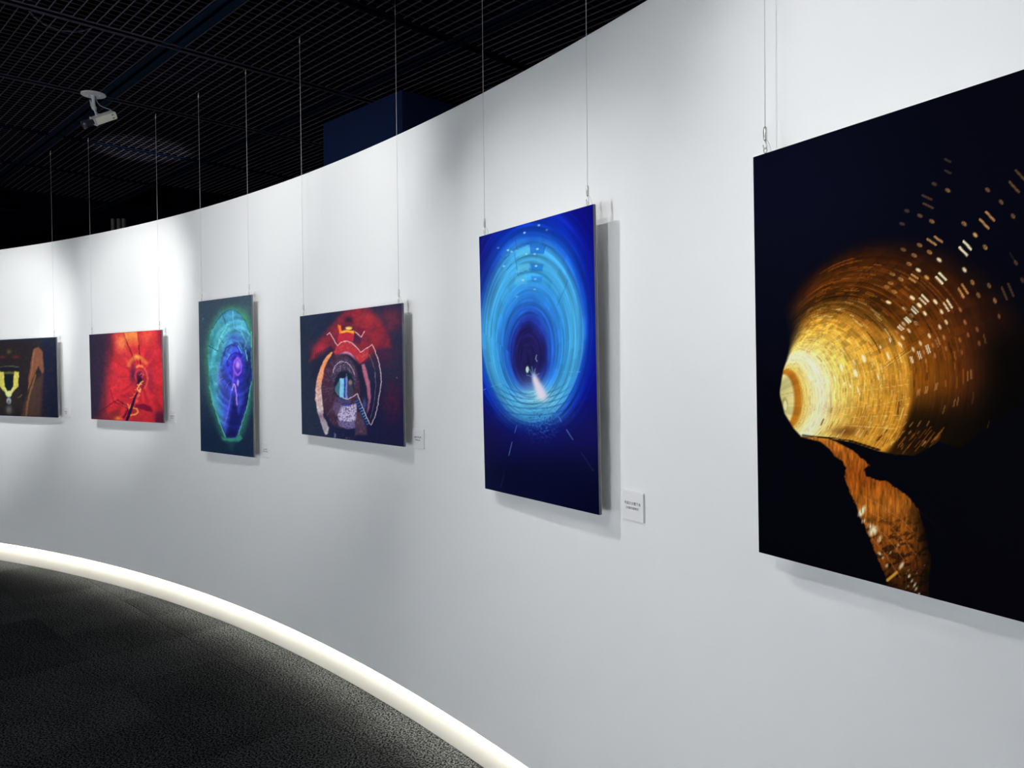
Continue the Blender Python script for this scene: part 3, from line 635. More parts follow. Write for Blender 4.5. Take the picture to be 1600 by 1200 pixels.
    for pts, wd, a in ((Z(F, s, [(440, 490), (480, 462), (585, 652), (640, 608), (720, 586), (800, 610), (860, 670), (930, 757), (1100, 646), (1150, 740), (1190, 870), (1220, 1010), (1235, 1129)]) + Z(G, s, [(1236, 120), (1225, 250), (1190, 480), (1140, 680), (1090, 790), (1060, 758), (880, 325), (820, 375), (750, 402), (680, 392)]), 1.15, .85),
                       (Z(F, s, [(525, 1050), (545, 970), (600, 905), (660, 885), (740, 905), (800, 970), (845, 1080)]), 1.0, .7), (Z(F, s, [(850, 452), (945, 530), (985, 450)]), 1.1, .85), (Z(G, s, [(1140, 20), (1155, 200), (1130, 480), (1080, 690)]), .8, .35), (Z(F, s, [(1060, 790), (1140, 1000), (1150, 1129)]), .8, .35)):
        c.mix(c.line(pts, wd, .7) * a, (232, 198, 206))
    c.mix(c.ell(620.5, 590.5, 1, 1.4, .5) * .7, (120, 130, 150)); c.mix(c.poly(Z(G, s, [(540, 900), (570, 920), (565, 985), (545, 980)]), 1) * .7, (140, 146, 164)); c.mix(c.glow(545, 683, 8, 5) * sst(.5, .7, n2) * .7, (140, 116, 124))
    c.mul(.89 + .22 * fbm(X / 2.6, Y / 2.6, 91, 3))
    return c.I

def paint_green(X, Y):
    X, Y = X + (fbm(X / 4, Y / 4, 73, 3) - .5) * 2.2, Y + (fbm(X / 4, Y / 4, 74, 3) - .5) * 2.2
    H, I_, s, s2 = (305, 455), (305, 580), 8.88, 8.57
    c = Canvas(X, Y, (56, 70, 84)); n = fbm(X / 6, Y / 6, 41); n2 = fbm(X / 2.2, Y / 2.2, 44)  # greyed base holds the print's sheen, painted in as colour
    c.mix(sst(560, 690, Y) * .95, (20, 36, 60)); c.mix(sst(375, 396, X) * sst(540, 580, Y) * .6, (30, 40, 62))
    leaf = Z(H, s, [(430, 270), (470, 256), (515, 256), (560, 268), (630, 322), (690, 400), (735, 490), (765, 590), (775, 800), (775, 1000)]) + Z(I_, s2, [(770, 60), (748, 200), (700, 470), (640, 680), (580, 840), (540, 885), (480, 905), (415, 885), (340, 720), (250, 460), (200, 230), (188, 60)]) + Z(H, s, [(180, 1000), (180, 860), (186, 750), (208, 620), (240, 520), (300, 405), (375, 305)])
    near = c.poly(leaf, 13.0); c.mix(near * (.65 + .7 * n) * 1.0, (66, 172, 122)); c.mix(sst(364, 392, X) * sst(610, 650, Y) * c.poly(leaf, 16) * .7, (52, 156, 120)); c.mix(c.glow(380, 505, 12, 22) * .6, (76, 166, 116))
    L = c.poly(leaf, 1.0)
    c.mix(L, (66, 146, 158)); c.mix(L * sst(.45, .7, n) * .4, (98, 184, 176)); c.mix(L * (1 - sst(490, 515, Y)) * .35, (60, 108, 168))
    c.mix(L * sst(0, 1, (X - 338) / 16) * sst(540, 575, Y) * .85, (46, 58, 172)); c.mix(L * c.glow(370, 570, 16, 42) * .95, (52, 40, 186)); c.mix(L * c.glow(352, 620, 12, 40) * .7, (66, 84, 184)); c.mix(L * sst(376, 388, X) * sst(520, 560, Y) * .85, (28, 40, 92))
    c.mix(L * c.poly(Z(I_, s2, [(515, 300), (548, 450), (590, 540), (640, 400), (735, 300), (640, 640), (560, 890), (420, 890), (455, 600)]), 5) * .9, (20, 22, 78)); c.mix(L * c.poly(Z(I_, s2, [(200, 200), (330, 380), (400, 700), (330, 720)]), 4) * .5, (62, 136, 170))
    c.mix(L * c.glow(344, 590, 4, 14) * .6, (112, 104, 204))
    rd = np.hypot((X - 371) / .62, Y - 572); an = np.arctan2(Y - 572, X - 371); c.mul(1 + L * (.5 * vnoise(rd / 5, an * 1.5 + 9, 47) - .25) + L * (.3 * vnoise(an * 7 + 30, rd / 20, 48) - .15))
    # lining joints and arches
    for pts, col, a, wd in (([(375, 300), (420, 440), (425, 470)], (24, 60, 100), .7, 1.0), ([(520, 262), (540, 500)], (130, 200, 206), .7, 1.0), ([(300, 830), (350, 640), (430, 500)], (146, 206, 190), .55, 1.8), ([(185, 756), (310, 832)], (16, 44, 66), .9, 1.1), ([(560, 520), (640, 560), (710, 720)], (140, 206, 206), .7, 1.0),
                            ([(665, 410), (640, 560)], (130, 200, 206), .6, .9), ([(240, 520), (310, 400), (380, 315), (430, 275), (470, 260), (520, 260), (560, 272), (630, 325), (690, 402), (765, 590)], (28, 40, 96), .5, 1.2), ([(345, 650), (375, 700), (400, 720)], (20, 60, 90), .6, 1.0), ([(755, 600), (680, 800)], (120, 190, 206), .5, .9), ([(430, 480), (480, 460)], (150, 214, 190), .6, 1.2),
                            ([(410, 740), (440, 690), (520, 670), (590, 700), (650, 800)], (98, 176, 214), .55, 1.5), ([(395, 900), (420, 790), (500, 740), (580, 770), (640, 880)], (36, 40, 150), .7, 2.2), ([(455, 950), (475, 880)], (104, 170, 214), .8, 2.8), ([(600, 760), (640, 860)], (104, 176, 210), .6, 2.2), ([(700, 820), (725, 960)], (110, 196, 190), .7, 1.8), ([(780, 570), (785, 780)], (120, 210, 180), .7, 1.4), ([(440, 1000), (480, 900), (560, 850), (640, 920)], (40, 20, 130), .6, 1.6)):
        c.mix(c.line(Z(H, s, pts), wd, .9) * a, col)
    c.mix(c.glow(363, 528, 8, 5) * .4, (40, 60, 170))
    e = np.abs(np.hypot((X - 371.5) / 6.2, (Y - 573) / 12.5) - 1) * 6; c.mix((1 - sst(.4, 1.5, e)) * .8, (160, 96, 214)); c.mix(c.glow(366, 585, 3, 10) * .5, (140, 90, 210))
    c.mix(c.glow(371.8, 570, 3.0, 5.2), (240, 214, 255)); c.mix(c.glow(371.8, 571, 6, 9) * .5, (150, 90, 220))
    for pts, col, a, wd in (([(520, 30), (490, 260), (440, 560), (385, 740)], (110, 96, 220), .8, 1.6), ([(430, 560), (405, 820)], (90, 90, 200), .6, 1.0), ([(530, 180), (556, 320), (560, 450)], (206, 150, 232), .85, 1.8), ([(520, 170), (500, 250)], (196, 160, 226), .8, 1.6), ([(580, 480), (585, 590)], (70, 60, 190), .7, 1.0), ([(460, 150), (410, 230)], (150, 130, 220), .5, 1.0), ([(260, 180), (370, 90)], (130, 180, 214), .5, .9)):
        c.mix(c.line(Z(I_, s2, pts), wd, .9) * a, col)
    c.mix(c.ell(372, 598.5, 1.8, 5, .4) * .85, (176, 156, 232)); c.mix(c.line(Z(I_, s2, [(190, 200), (240, 420), (330, 700), (410, 880)]), 1.4, 1) * .7, (96, 200, 160)); c.mix(c.line(Z(I_, s2, [(580, 850), (700, 480), (755, 150)]), 1.3, 1) * .6, (110, 206, 170))
    c.mix(c.poly(Z(I_, s2, [(350, 880), (430, 900), (540, 900), (600, 850), (640, 900), (600, 940), (480, 940), (380, 920)]), 1.5) * (.5 + .6 * n2), (54, 136, 114)); c.mix(c.glow(362, 697, 5, 6) * .4, (40, 92, 86)); c.mix(c.ell(317, 498.5, 1.2, 2, .5) * .4, (120, 140, 150))
    c.mul(.89 + .22 * fbm(X / 2.6, Y / 2.6, 93, 3))
    return c.I

def paint_red(X, Y):
    X, Y = X + (fbm(X / 4, Y / 4, 75, 3) - .5) * 1.8, Y + (fbm(X / 4, Y / 4, 76, 3) - .5) * 1.8
    J, K, s = (135, 510), (135, 585), 12.8
    c = Canvas(X, Y, (200, 46, 56)); n = fbm(X / 5, Y / 5, 51)
    an = np.arctan2(Y - 588, X - 219); rd = np.hypot(X - 219, (Y - 588) * .9); c.mul(.88 + .24 * vnoise(an * 7 + 40, rd / 26, 55))
    c.mix(1 - sst(160, 184, X + (Y - 560) * .12 + 6 * (n - .5)), (56, 44, 64)); c.mix((1 - sst(140, 158, X)) * .6, (44, 42, 62)); c.mix(c.glow(170, 545, 8, 30) * .35, (104, 40, 62))
    c.mix(c.glow(190, 535, 9, 14) * .95, (230, 130, 78)); c.mix(c.glow(196, 560, 14, 14) * .3, (220, 84, 72)); c.mix(c.poly(Z(J, s, [(745, 120), (1010, 100), (1060, 480), (920, 600)]), 1.2) * (1 - sst(520, 550, Y)) * .95, (232, 142, 72)); c.mix(c.glow(228, 524, 12, 14) * .7, (220, 92, 68)); c.mix(c.glow(182, 590, 12, 18) * .4, (206, 58, 72))
    c.mix(sst(240, 252, X) * (1 - sst(530, 560, Y)) * .8, (112, 38, 62)); c.mix(c.glow(234, 556, 10, 9) * .4, (140, 34, 66)); c.mix(c.glow(192, 556, 6, 6) * .3, (160, 36, 76)); c.mul(.93 + .14 * n)
    c.mix(c.line(Z(J, s, [(745, 130), (815, 320)]), 1.1) * .6, (150, 50, 40)); c.mix(c.line(Z(J, s, [(815, 320), (925, 590)]), 2.0, 1.2) * .75, (116, 24, 50)); c.mix(c.line(Z(J, s, [(1028, 110), (1060, 420)]), 1.4) * .6, (170, 48, 46)); c.mix(c.line(Z(J, s, [(1050, 380), (1085, 745)]), 2.0, 1.2) * .8, (100, 18, 46)); c.mix(c.line(Z(J, s, [(815, 310), (870, 250), (960, 215)]), .9) * .5, (170, 90, 40))
    c.mix(c.line(Z(J, s, [(850, 770), (900, 670), (1010, 605), (1110, 640), (1195, 720)]), 6, 4) * .85, (222, 112, 62)); c.mix(c.glow(214, 557, 5, 4) * .9, (234, 156, 80)); c.mix(c.line(Z(J, s, [(930, 600), (985, 740)]), 1) * .5, (140, 50, 50))
    c.mix(c.glow(208, 584, 4.5, 15) * .9, (74, 36, 66)); c.mix(c.glow(235, 592, 6, 20) * .55, (120, 36, 72)); c.mix(c.ell(220, 592, 9.5, 17, .2) * .6, (130, 32, 60))
    c.mix(c.line(Z(J, s, [(1010, 800), (1070, 780), (1140, 810), (1200, 900), (1225, 1024)]) + Z(K, s, [(1235, 60), (1210, 190), (1165, 265)]), 3.0, 1.6) * .85, (214, 82, 68)); c.mix(c.line(Z(J, s, [(1010, 800), (1070, 775), (1120, 790)]), 3.2, 1.8) * .85, (238, 136, 86))
    c.mix(c.line(Z(K, s, [(1000, 110), (975, 20)]) + Z(J, s, [(970, 980), (1000, 890), (1060, 855), (1120, 880), (1160, 960)]), 2.2, 1.2) * .8, (206, 62, 76)); c.mix(c.ell(219, 590, 5, 9, .3) * .9, (66, 26, 50)); c.mix(c.line(Z(J, s, [(1060, 960), (1100, 935), (1140, 965), (1110, 1000)]), 1.2, .9) * .8, (216, 110, 112)); c.mix(c.line(Z(K, s, [(1100, 30), (1130, 40), (1120, 80)]), 1.6, 1) * .7, (190, 56, 84))
    c.mix(c.poly(Z(K, s, [(1060, 60), (1110, 90), (1060, 180), (1010, 190)]), 1.5) * .9, (30, 22, 44))
    # floor: dark seams, beam and little flames
    c.mix(sst(0, 1, (Y - 652 + (X - 143) * .36) / 6) * (1 - sst(0, 1, (X - 184) / 6)) * .6, (112, 46, 54)); c.mix(c.line(Z(K, s, [(180, 820), (620, 510)]), 1.6, 1.2) * .7, (84, 22, 48)); c.mix(c.line(Z(K, s, [(480, 310), (550, 540)]), 1.4, 1.2) * .5, (110, 22, 52))
    c.mix(c.line(Z(K, s, [(560, 560), (700, 600), (840, 690)]), 1.2) * .85, (52, 14, 36)); c.mix(c.line(Z(K, s, [(630, 512), (740, 580), (850, 650)]), 1.2) * .85, (60, 14, 38)); c.mix(c.line(Z(K, s, [(680, 590), (830, 665)]), .8) * .6, (226, 120, 110)); c.mix(c.poly(Z(K, s, [(690, 420), (850, 350), (870, 420), (740, 470)]), 2) * .5, (130, 24, 56))
    c.mix(c.poly(Z(K, s, [(985, 600), (1150, 575), (1290, 640), (1335, 745), (1200, 720), (980, 660)]), 1.2) * .85, (112, 18, 52)); c.mix(sst(0, 1, (X - 239) / 8) * sst(636, 648, Y) * .8, (70, 28, 58)); c.mix(c.line(Z(K, s, [(1310, 640), (1350, 800), (1510, 620)]), 1.4, 1) * .5, (170, 44, 80)); c.mix(c.poly(Z(K, s, [(720, 860), (820, 690), (860, 700), (760, 900)]), 1.5) * .8, (84, 16, 42))
    c.mix(c.glow(185, 654, 5, 3) * .95, (246, 136, 50)); c.mix(c.line(Z(K, s, [(945, 668), (1020, 690), (1042, 740), (1000, 790), (900, 815)]), 2.2, 1.4) * .95, (248, 166, 84)); c.mix(c.line(Z(K, s, [(840, 590), (858, 690), (885, 600)]), 1.8, 1) * .9, (246, 140, 88))
    for pts in ([(880, 465), (935, 455)], [(935, 375), (985, 380), (960, 410)], [(975, 300), (1010, 310)], [(1020, 400), (1075, 410), (1025, 440)], [(1000, 510), (1045, 525), (985, 560)], [(1040, 330), (1080, 350), (1050, 370)]): c.mix(c.line(Z(K, s, pts), 1.3, .9) * .85, (240, 128, 92))
    for pts in ([(1130, 130), (1090, 150), (1070, 200), (1110, 190)], [(1030, 200), (1060, 220), (1020, 270), (1040, 320), (1080, 330)], [(1075, 260), (1090, 290), (1060, 310)]): c.mix(c.line(Z(K, s, pts), 1.7, 1) * .9, (252, 184, 112))
    c.mix(c.poly(Z(K, s, [(1020, 330), (1030, 360), (985, 490), (940, 660), (835, 945), (775, 935), (895, 630), (945, 480)]), .9), (34, 24, 54))
    c.mul(.89 + .22 * fbm(X / 2.6, Y / 2.6, 95, 3))
    return c.I

def paint_brown(X, Y):
    X, Y = X + (fbm(X / 4, Y / 4, 77, 3) - .5) * 2.0, Y + (fbm(X / 4, Y / 4, 78, 3) - .5) * 2.0
    s = 6.667; O = (0, 500); X = np.where(X < 14, 28 - X, X)       # the unseen left half mirrors the seen one
    c = Canvas(X, Y, (38, 34, 38)); n = fbm(X / 4, Y / 4, 61)
    c.mix(sst(55, 74, X) * .9, (28, 32, 54)); c.mix((1 - sst(528, 542, Y)) * .8, (34, 42, 54)); c.mix(c.poly(Z(O, s, [(220, 1010), (260, 850), (340, 640), (450, 560), (430, 1010)]), 4) * .7, (84, 60, 52)); c.mix(sst(.55, .75, n) * .3, (64, 50, 44))
    c.mix(c.poly(Z(O, s, [(350, 300), (400, 280), (445, 330), (460, 540), (435, 560), (400, 480), (330, 640), (290, 740), (300, 600), (325, 430)]), 1.6) * .9, (126, 80, 58)); c.mix(c.line(Z(O, s, [(360, 330), (330, 540), (300, 700)]), 1.4, 1.2) * .5, (156, 104, 78)); c.mix(c.line(Z(O, s, [(370, 580), (325, 720), (290, 860), (272, 1000)]), 2.8, 1.4) * .85, (124, 90, 56))
    c.mix(c.glow(12.5, 549, 5, 3) * .7 * (.5 + n), (120, 104, 50)); c.mix(c.glow(25, 557.5, 5, 2.5) * .7, (112, 44, 54)); c.mix(c.line(Z(O, s, [(90, 478), (190, 488)]), 1.3, 1) * .6, (110, 120, 112)); c.mix(c.poly(Z(O, s, [(60, 500), (210, 500), (205, 530), (60, 530)]), 1.2) * .7, (22, 30, 40))
    v = c.poly(Z(O, s, [(145, 560), (150, 540), (200, 540), (190, 690), (135, 760), (115, 800), (70, 800), (40, 740), (40, 690), (85, 735), (110, 738), (140, 690)]), .9); c.mix(v, (206, 198, 92)); c.mix(v * sst(603, 616, Y) * .8, (204, 216, 160)); c.mix(c.poly(Z(O, s, [(90, 540), (150, 545), (150, 560), (90, 560)]), .8) * .6, (140, 130, 60))
    c.mix(c.poly(Z(O, s, [(60, 570), (140, 570), (135, 690), (105, 730), (85, 730), (50, 680)]), .8) * .95, (22, 32, 40)); c.mix(c.ell(26, 622, 8, 13, .15) * .85, (44, 40, 36)); c.mix(c.line(Z(O, s, [(190, 810), (230, 780)]), 1.4, 1) * .6, (120, 120, 124))
    c.mix(c.ell(13.5, 626, 4.5, 5.5, .3) * .9, (160, 172, 180)); c.mix(c.ell(13.5, 628, 2.2, 2.6, .3) * .8, (84, 90, 88)); c.mix(c.glow(15, 640, 4, 6) * .7, (116, 118, 112))
    c.mul(.89 + .22 * fbm(X / 2.6, Y / 2.6, 97, 3))
    return c.I

# ------------------------------------------------------------------ hung photographs
def print_mat(name, spec):
    m, t, b = new_mat(name)
    a = t.nodes.new('ShaderNodeAttribute'); a.attribute_name = 'ink'; t.links.new(a.outputs['Color'], b.inputs['Base Color'])
    b.inputs['Roughness'].default_value = 0.5; b.inputs['Specular IOR Level'].default_value = spec
    return m
M_PRINT = print_mat('satin_photo_print', 0.02)

def make_print(parent, wd, ht, quad, fn, nx, ny, gain):
    TL, TR, BL, BR = [np.array(p, float) for p in quad]
    # projective map from the unit square to the picture's drawing coordinates
    src = [(0, 0), (1, 0), (0, 1), (1, 1)]; A = []; b = []
    for (u, v), (x, y) in zip(src, (TL, TR, BL, BR)):
        A += [[u, v, 1, 0, 0, 0, -u * x, -v * x], [0, 0, 0, u, v, 1, -u * y, -v * y]]; b += [x, y]
    h = np.append(np.linalg.solve(np.array(A), np.array(b)), 1).reshape(3, 3)
    U, V = np.meshgrid(np.linspace(0, 1, nx + 1), np.linspace(0, 1, ny + 1))
    q = np.stack([U, V, np.ones_like(U)], -1) @ h.T
    rgb = np.clip(fn(q[..., 0] / q[..., 2], q[..., 1] / q[..., 2]) / 255.0, 0, 1)
    lin = np.where(rgb <= 0.04045, rgb / 12.92, ((rgb + 0.055) / 1.055) ** 2.4) * gain
    lin = np.clip(lin, 0, 0.92)
    co = np.stack([(U - .5) * wd, np.zeros_like(U) - 0.0008, (1 - V) * ht], -1).reshape(-1, 3)
    idx = np.arange((nx + 1) * (ny + 1)).reshape(ny + 1, nx + 1)
    f = np.stack([idx[1:, :-1], idx[1:, 1:], idx[:-1, 1:], idx[:-1, :-1]], -1).reshape(-1, 4)
    me = bpy.data.meshes.new('print')
    me.vertices.add(len(co)); me.vertices.foreach_set('co', co.astype(np.float32).ravel())
    me.loops.add(f.size); me.loops.foreach_set('vertex_index', f.astype(np.int32).ravel())
    me.polygons.add(len(f)); me.polygons.foreach_set('loop_start', np.arange(0, f.size, 4, dtype=np.int32))
    me.update(); me.validate()
    at = me.attributes.new('ink', 'FLOAT_COLOR', 'POINT')
    at.data.foreach_set('color', np.concatenate([lin.reshape(-1, 3), np.ones((len(co), 1))], 1).astype(np.float32).ravel())
    me.materials.append(M_PRINT)
    o = bpy.data.objects.new('print', me); COL.objects.link(o); o.parent = parent
    return o

def torus(mb, c, R, r, ax, ay, a0=0.0, a1=2 * math.pi, n=14):
    c, ax, ay = Vector(c), Vector(ax), Vector(ay)
    pts = [c + ax * (R * math.cos(a0 + (a1 - a0) * k / n)) + ay * (R * math.sin(a0 + (a1 - a0) * k / n)) for k in range(n + 1)]
    mb.tube(pts, r, 8)

TB = 0.009
GRP_W = 'steel hanging wires of the photographs'
def panel(label, wire_label, q, quad, fn, nx, ny, gain, wires=(-1, 1)):
    th, s, z, wd, ht, yaw, tilt = q
    a = th + yaw
    out = Vector((math.cos(a), math.sin(a), 0)); rt = Vector((math.sin(a), -math.cos(a), 0))
    c0 = Vector((CX + math.cos(th) * (RW - s), CY + math.sin(th) * (RW - s), EYE + z))
    up = Vector((0, 0, 1)) * math.cos(tilt) - out * math.sin(tilt); yv = up.cross(rt)
    base = c0 - up * (ht / 2)
    root = empty('tunnel_photograph', (0, 0, 0), label, 'photograph', 'tunnel photographs on the curved wall')
    M = Matrix(((rt.x, yv.x, up.x, base.x), (rt.y, yv.y, up.y, base.y), (rt.z, yv.z, up.z, base.z), (0, 0, 0, 1)))
    root.matrix_world = M
    mb = MB(); mb.box((0, TB / 2, ht / 2), (wd / 2, 0, 0), (0, TB / 2, 0), (0, 0, ht / 2)); board = mb.build('board', M_CORE, root)
    bv = board.modifiers.new('edge', 'BEVEL'); bv.width = 0.0008; bv.segments = 2
    mb = MB(); mb.box((0, TB + 0.0007, ht / 2), (wd / 2 - 0.001, 0, 0), (0, 0.0006, 0), (0, 0, ht / 2 - 0.001)); mb.build('bounce_sheet', M_BACK, root)  # added white sheet, bounces light into the gap behind the panel
    for k in (0.10, ht - 0.10):                 # slim stiffening battens on the back, white to bounce light
        mb = MB(); mb.box((0, TB + 0.0062, k), (wd / 2 - 0.12, 0, 0), (0, 0.0048, 0), (0, 0, 0.015)); mb.build('back_batten', M_BACK, root)
    make_print(root, wd - 0.0006, ht - 0.0006, quad, fn, nx, ny, gain)
    for sx in (-1, 1):
        mb = MB(); xe = sx * (wd / 2 - 0.030)
        torus(mb, (xe, TB / 2, ht + 0.0075), 0.0050, 0.0013, (1, 0, 0), (0, 0, 1)); mb.tube([(xe, TB / 2, ht - 0.002), (xe, TB / 2, ht + 0.003)], 0.0016, 8)
        mb.build('screw_eye', M_STEEL, root, True)
    for sx in wires:
        p = M @ Vector((sx * (wd / 2 - 0.030), TB / 2, ht + 0.0115))
        wire(p, rt, yv, wire_label[0 if sx < 0 else 1])
    return root

def wire(p, rt, yv, label):
    root = empty('hanging_wire', p, label, 'wire', GRP_W)
    up = Vector((0, 0, 1)); H = Z_CEIL - p.z
    mb = MB(); mb.tube([up * 0.040, up * (H - 0.012)], 0.00085, 6); mb.build('cable', M_WIRE, root, True)
    mb = MB()                                   # gripper body with its hook below
    mb.tube([up * 0.047, up * 0.044, up * 0.036, up * 0.020, rt * 0.0012 + up * 0.016], [0.0016, 0.0036, 0.0043, 0.0043, 0.0026], 10)
    g = mb.build('gripper', M_STEEL, root, True)
    mb = MB(); pts = [rt * 0.0012 + up * 0.018, rt * 0.0040 + up * 0.008]
    for k in range(9):
        a = -0.1 - math.pi * 0.95 * k / 8; pts.append(rt * (0.0048 * math.cos(a) - 0.0006) + up * (0.0042 + 0.0048 * math.sin(a)))
    pts.append(rt * -0.0058 + up * 0.0085); mb.tube(pts, 0.0014, 8); mb.build('hook', M_STEEL, g, True)
    mb = MB(); mb.tube([up * 0.022 + yv * 0.003, up * 0.01 + rt * 0.003 + yv * 0.009, up * -0.03 + rt * 0.009 + yv * 0.016, up * -0.11 + rt * 0.016 + yv * 0.020, up * -0.19 + rt * 0.020 + yv * 0.022], 0.0006, 6)
    mb.build('wire_tail', M_WIRE, root, True)
    mb = MB(); torus(mb, up * (H - 0.010), 0.005, 0.0012, rt, up); mb.tube([up * (H - 0.018), up * (H - 0.013)], 0.0022, 8)
    mb.tube([up * (H - 0.006), up * (H + 0.002), up * (H + 0.008) + rt * 0.006], 0.0016, 6)
    mb.build('ceiling_clip', M_STEEL, root, True)

PANELS = (
 ('dark photograph of a brown tunnel with a yellow V shape', ('wire at the far corner of the brown tunnel photograph', 'wire at the corner of the brown photograph nearest the fiery red one'),
  (1.05493, 0.06991, -0.02369, 0.9, 0.58791, 0.00245, 0.00561), ((-17.4, 531.9), (87.5, 526.6), (-14.1, 648.8), (90.9, 652.6)), paint_brown, 130, 86),
 ('fiery red photograph of a round passage with dark beam', ('wire holding the fiery red photograph at its dark plain edge', 'wire holding the fiery red photograph at its orange edge'),
  (0.93346, 0.07511, -0.02127, 0.89612, 0.58616, 0.02261, 0.00566), ((139.7, 523.8), (251.7, 514.5), (143, 655.8), (255.8, 660)), paint_red, 150, 110),
 ('tall green and violet photograph of an egg shaped sewer', ('wire of the tall green photograph on the side of the fiery red one', 'wire of the tall green photograph on the side of the eye-like one'),
  (0.82453, 0.07078, -0.02152, 0.58063, 0.87488, 0.02538, -0.00197), ((309.8, 471.4), (392.7, 460.5), (314.2, 704), (396.8, 714.9)), paint_green, 120, 250),
 ('dark red photograph of an eye-like ring with white lines', ('wire of the eye-like red photograph on the side of the green one', 'wire of the eye-like red photograph on the side of the blue one'),
  (0.714, 0.06448, -0.01778, 0.91846, 0.58036, -0.00414, 0.00217), ((468.8, 493), (627.5, 474.5), (472, 678), (631.8, 698.3)), paint_eye, 220, 190),
 ('tall bright blue photograph of a round tunnel with white flare', ('wire of the tall blue photograph on the side of the eye-like one', 'wire of the tall blue photograph on the side of the golden one'),
  (0.59759, 0.05874, 0.02338, 0.62352, 0.87729, -0.01765, 0.0155), ((748.4, 369.4), (927.5, 319), (758.8, 763.8), (936, 804.3)), paint_blue, 190, 330),
 ('large golden photograph of a stone lined tunnel with stream', ('wire above the black corner of the golden tunnel photograph', 'wire at the far corner of the golden tunnel photograph, away from the blue one'),
  (0.49247, 0.0649, 0.0246, 0.6, 0.86455, 0.00472, 0.01395), ((1177.0, 245.8), (1643.2, 93.5), (1185.8, 863.2), (1647.7, 984.5)), paint_gold, 330, 460),
)
GAIN = (1.1, 1.0, 1.35, 1.25, 0.98, 1.05)
for k, (lab, wl, q, quad, fn, nx, ny) in enumerate(PANELS):
    panel(lab, wl, q, quad, fn, nx, ny, GAIN[k])

# ------------------------------------------------------------------ caption plates
def text_mesh(body, size):
    cu = bpy.data.curves.new('caption_text', 'FONT'); cu.body = body; cu.size = size; cu.align_x = 'CENTER'; cu.align_y = 'CENTER'; cu.space_line = 1.15
    cu.resolution_u = 3; cu.extrude = 0.0001
    o = bpy.data.objects.new('caption_tmp', cu); COL.objects.link(o)
    bpy.context.view_layer.update()
    me = bpy.data.meshes.new_from_object(o.evaluated_get(bpy.context.evaluated_depsgraph_get()))
    bpy.data.objects.remove(o); bpy.data.curves.remove(cu)
    return me

def caption(th, z, label, rows, text=None):
    a = math.radians(th); out = Vector((math.cos(a), math.sin(a), 0)); rt = Vector((math.sin(a), -math.cos(a), 0)); up = Vector((0, 0, 1))
    W, Hh, T = 0.088, 0.080, 0.007
    c = Vector((CX, CY, 0)) + out * (RW - T - 0.0002) + up * (z - Hh / 2)
    root = empty('caption_plate', (0, 0, 0), label, 'caption plate', 'caption plates beside the photographs')
    root.matrix_world = Matrix(((rt.x, out.x, 0, c.x), (rt.y, out.y, 0, c.y), (0, 0, 1, c.z), (0, 0, 0, 1)))
    mb = MB(); mb.box((0, T / 2, Hh / 2), (W / 2, 0, 0), (0, T / 2, 0), (0, 0, Hh / 2)); b = mb.build('plate', M_PLATE, root)
    bv = b.modifiers.new('edge', 'BEVEL'); bv.width = 0.0012; bv.segments = 2
    if text:
        for line, size, dz in text:
            me = text_mesh(line, size); me.materials.clear(); me.materials.append(M_INK)
            o = link_mesh('caption_text', me, root, (0, -0.0003, Hh / 2 + dz)); o.rotation_euler = (math.pi / 2, 0, 0)
    else:
        rnd = random.Random(int(th * 100)); mb = MB()
        for nglyph, size, dz in rows:           # lettering too small to read: little stroke marks
            for g in range(nglyph):
                x0 = (g - (nglyph - 1) / 2) * size * 1.1
                for _ in range(3):
                    mb.box((x0 + rnd.uniform(-.1, .1) * size, -0.0003, Hh / 2 + dz + rnd.uniform(-.38, .38) * size), (size * .38, 0, 0), (0, 0.0001, 0), (0, 0, size * .055))
                for _ in range(2):
                    mb.box((x0 + rnd.uniform(-.3, .3) * size, -0.0003, Hh / 2 + dz), (size * .05, 0, 0), (0, 0.0001, 0), (0, 0, size * .42))
        mb.build('caption_text', M_INK, root)

caption(32.215, 1.118, 'white caption plate beside the tall blue photograph', None, (('平成の太閤下水', 0.0098, 0.0065), ('（大阪市城東区）', 0.0080, -0.0065)))
caption(38.455, 1.223, 'white caption plate beside the eye-like red photograph', ((6, 0.0085, 0.0065), (5, 0.0070, -0.0050)))
caption(45.632, 1.077, 'white caption plate beside the tall green photograph', ((4, 0.0085, 0.0050), (7, 0.0066, -0.0065)))
caption(51.135, 1.221, 'white caption plate beside the fiery red photograph', ((6, 0.0085, 0.0060), (4, 0.0070, -0.0060)))
caption(58.104, 1.218, 'white caption plate beside the brown tunnel photograph', ((4, 0.0085, 0.0060), (4, 0.0066, -0.0060)))

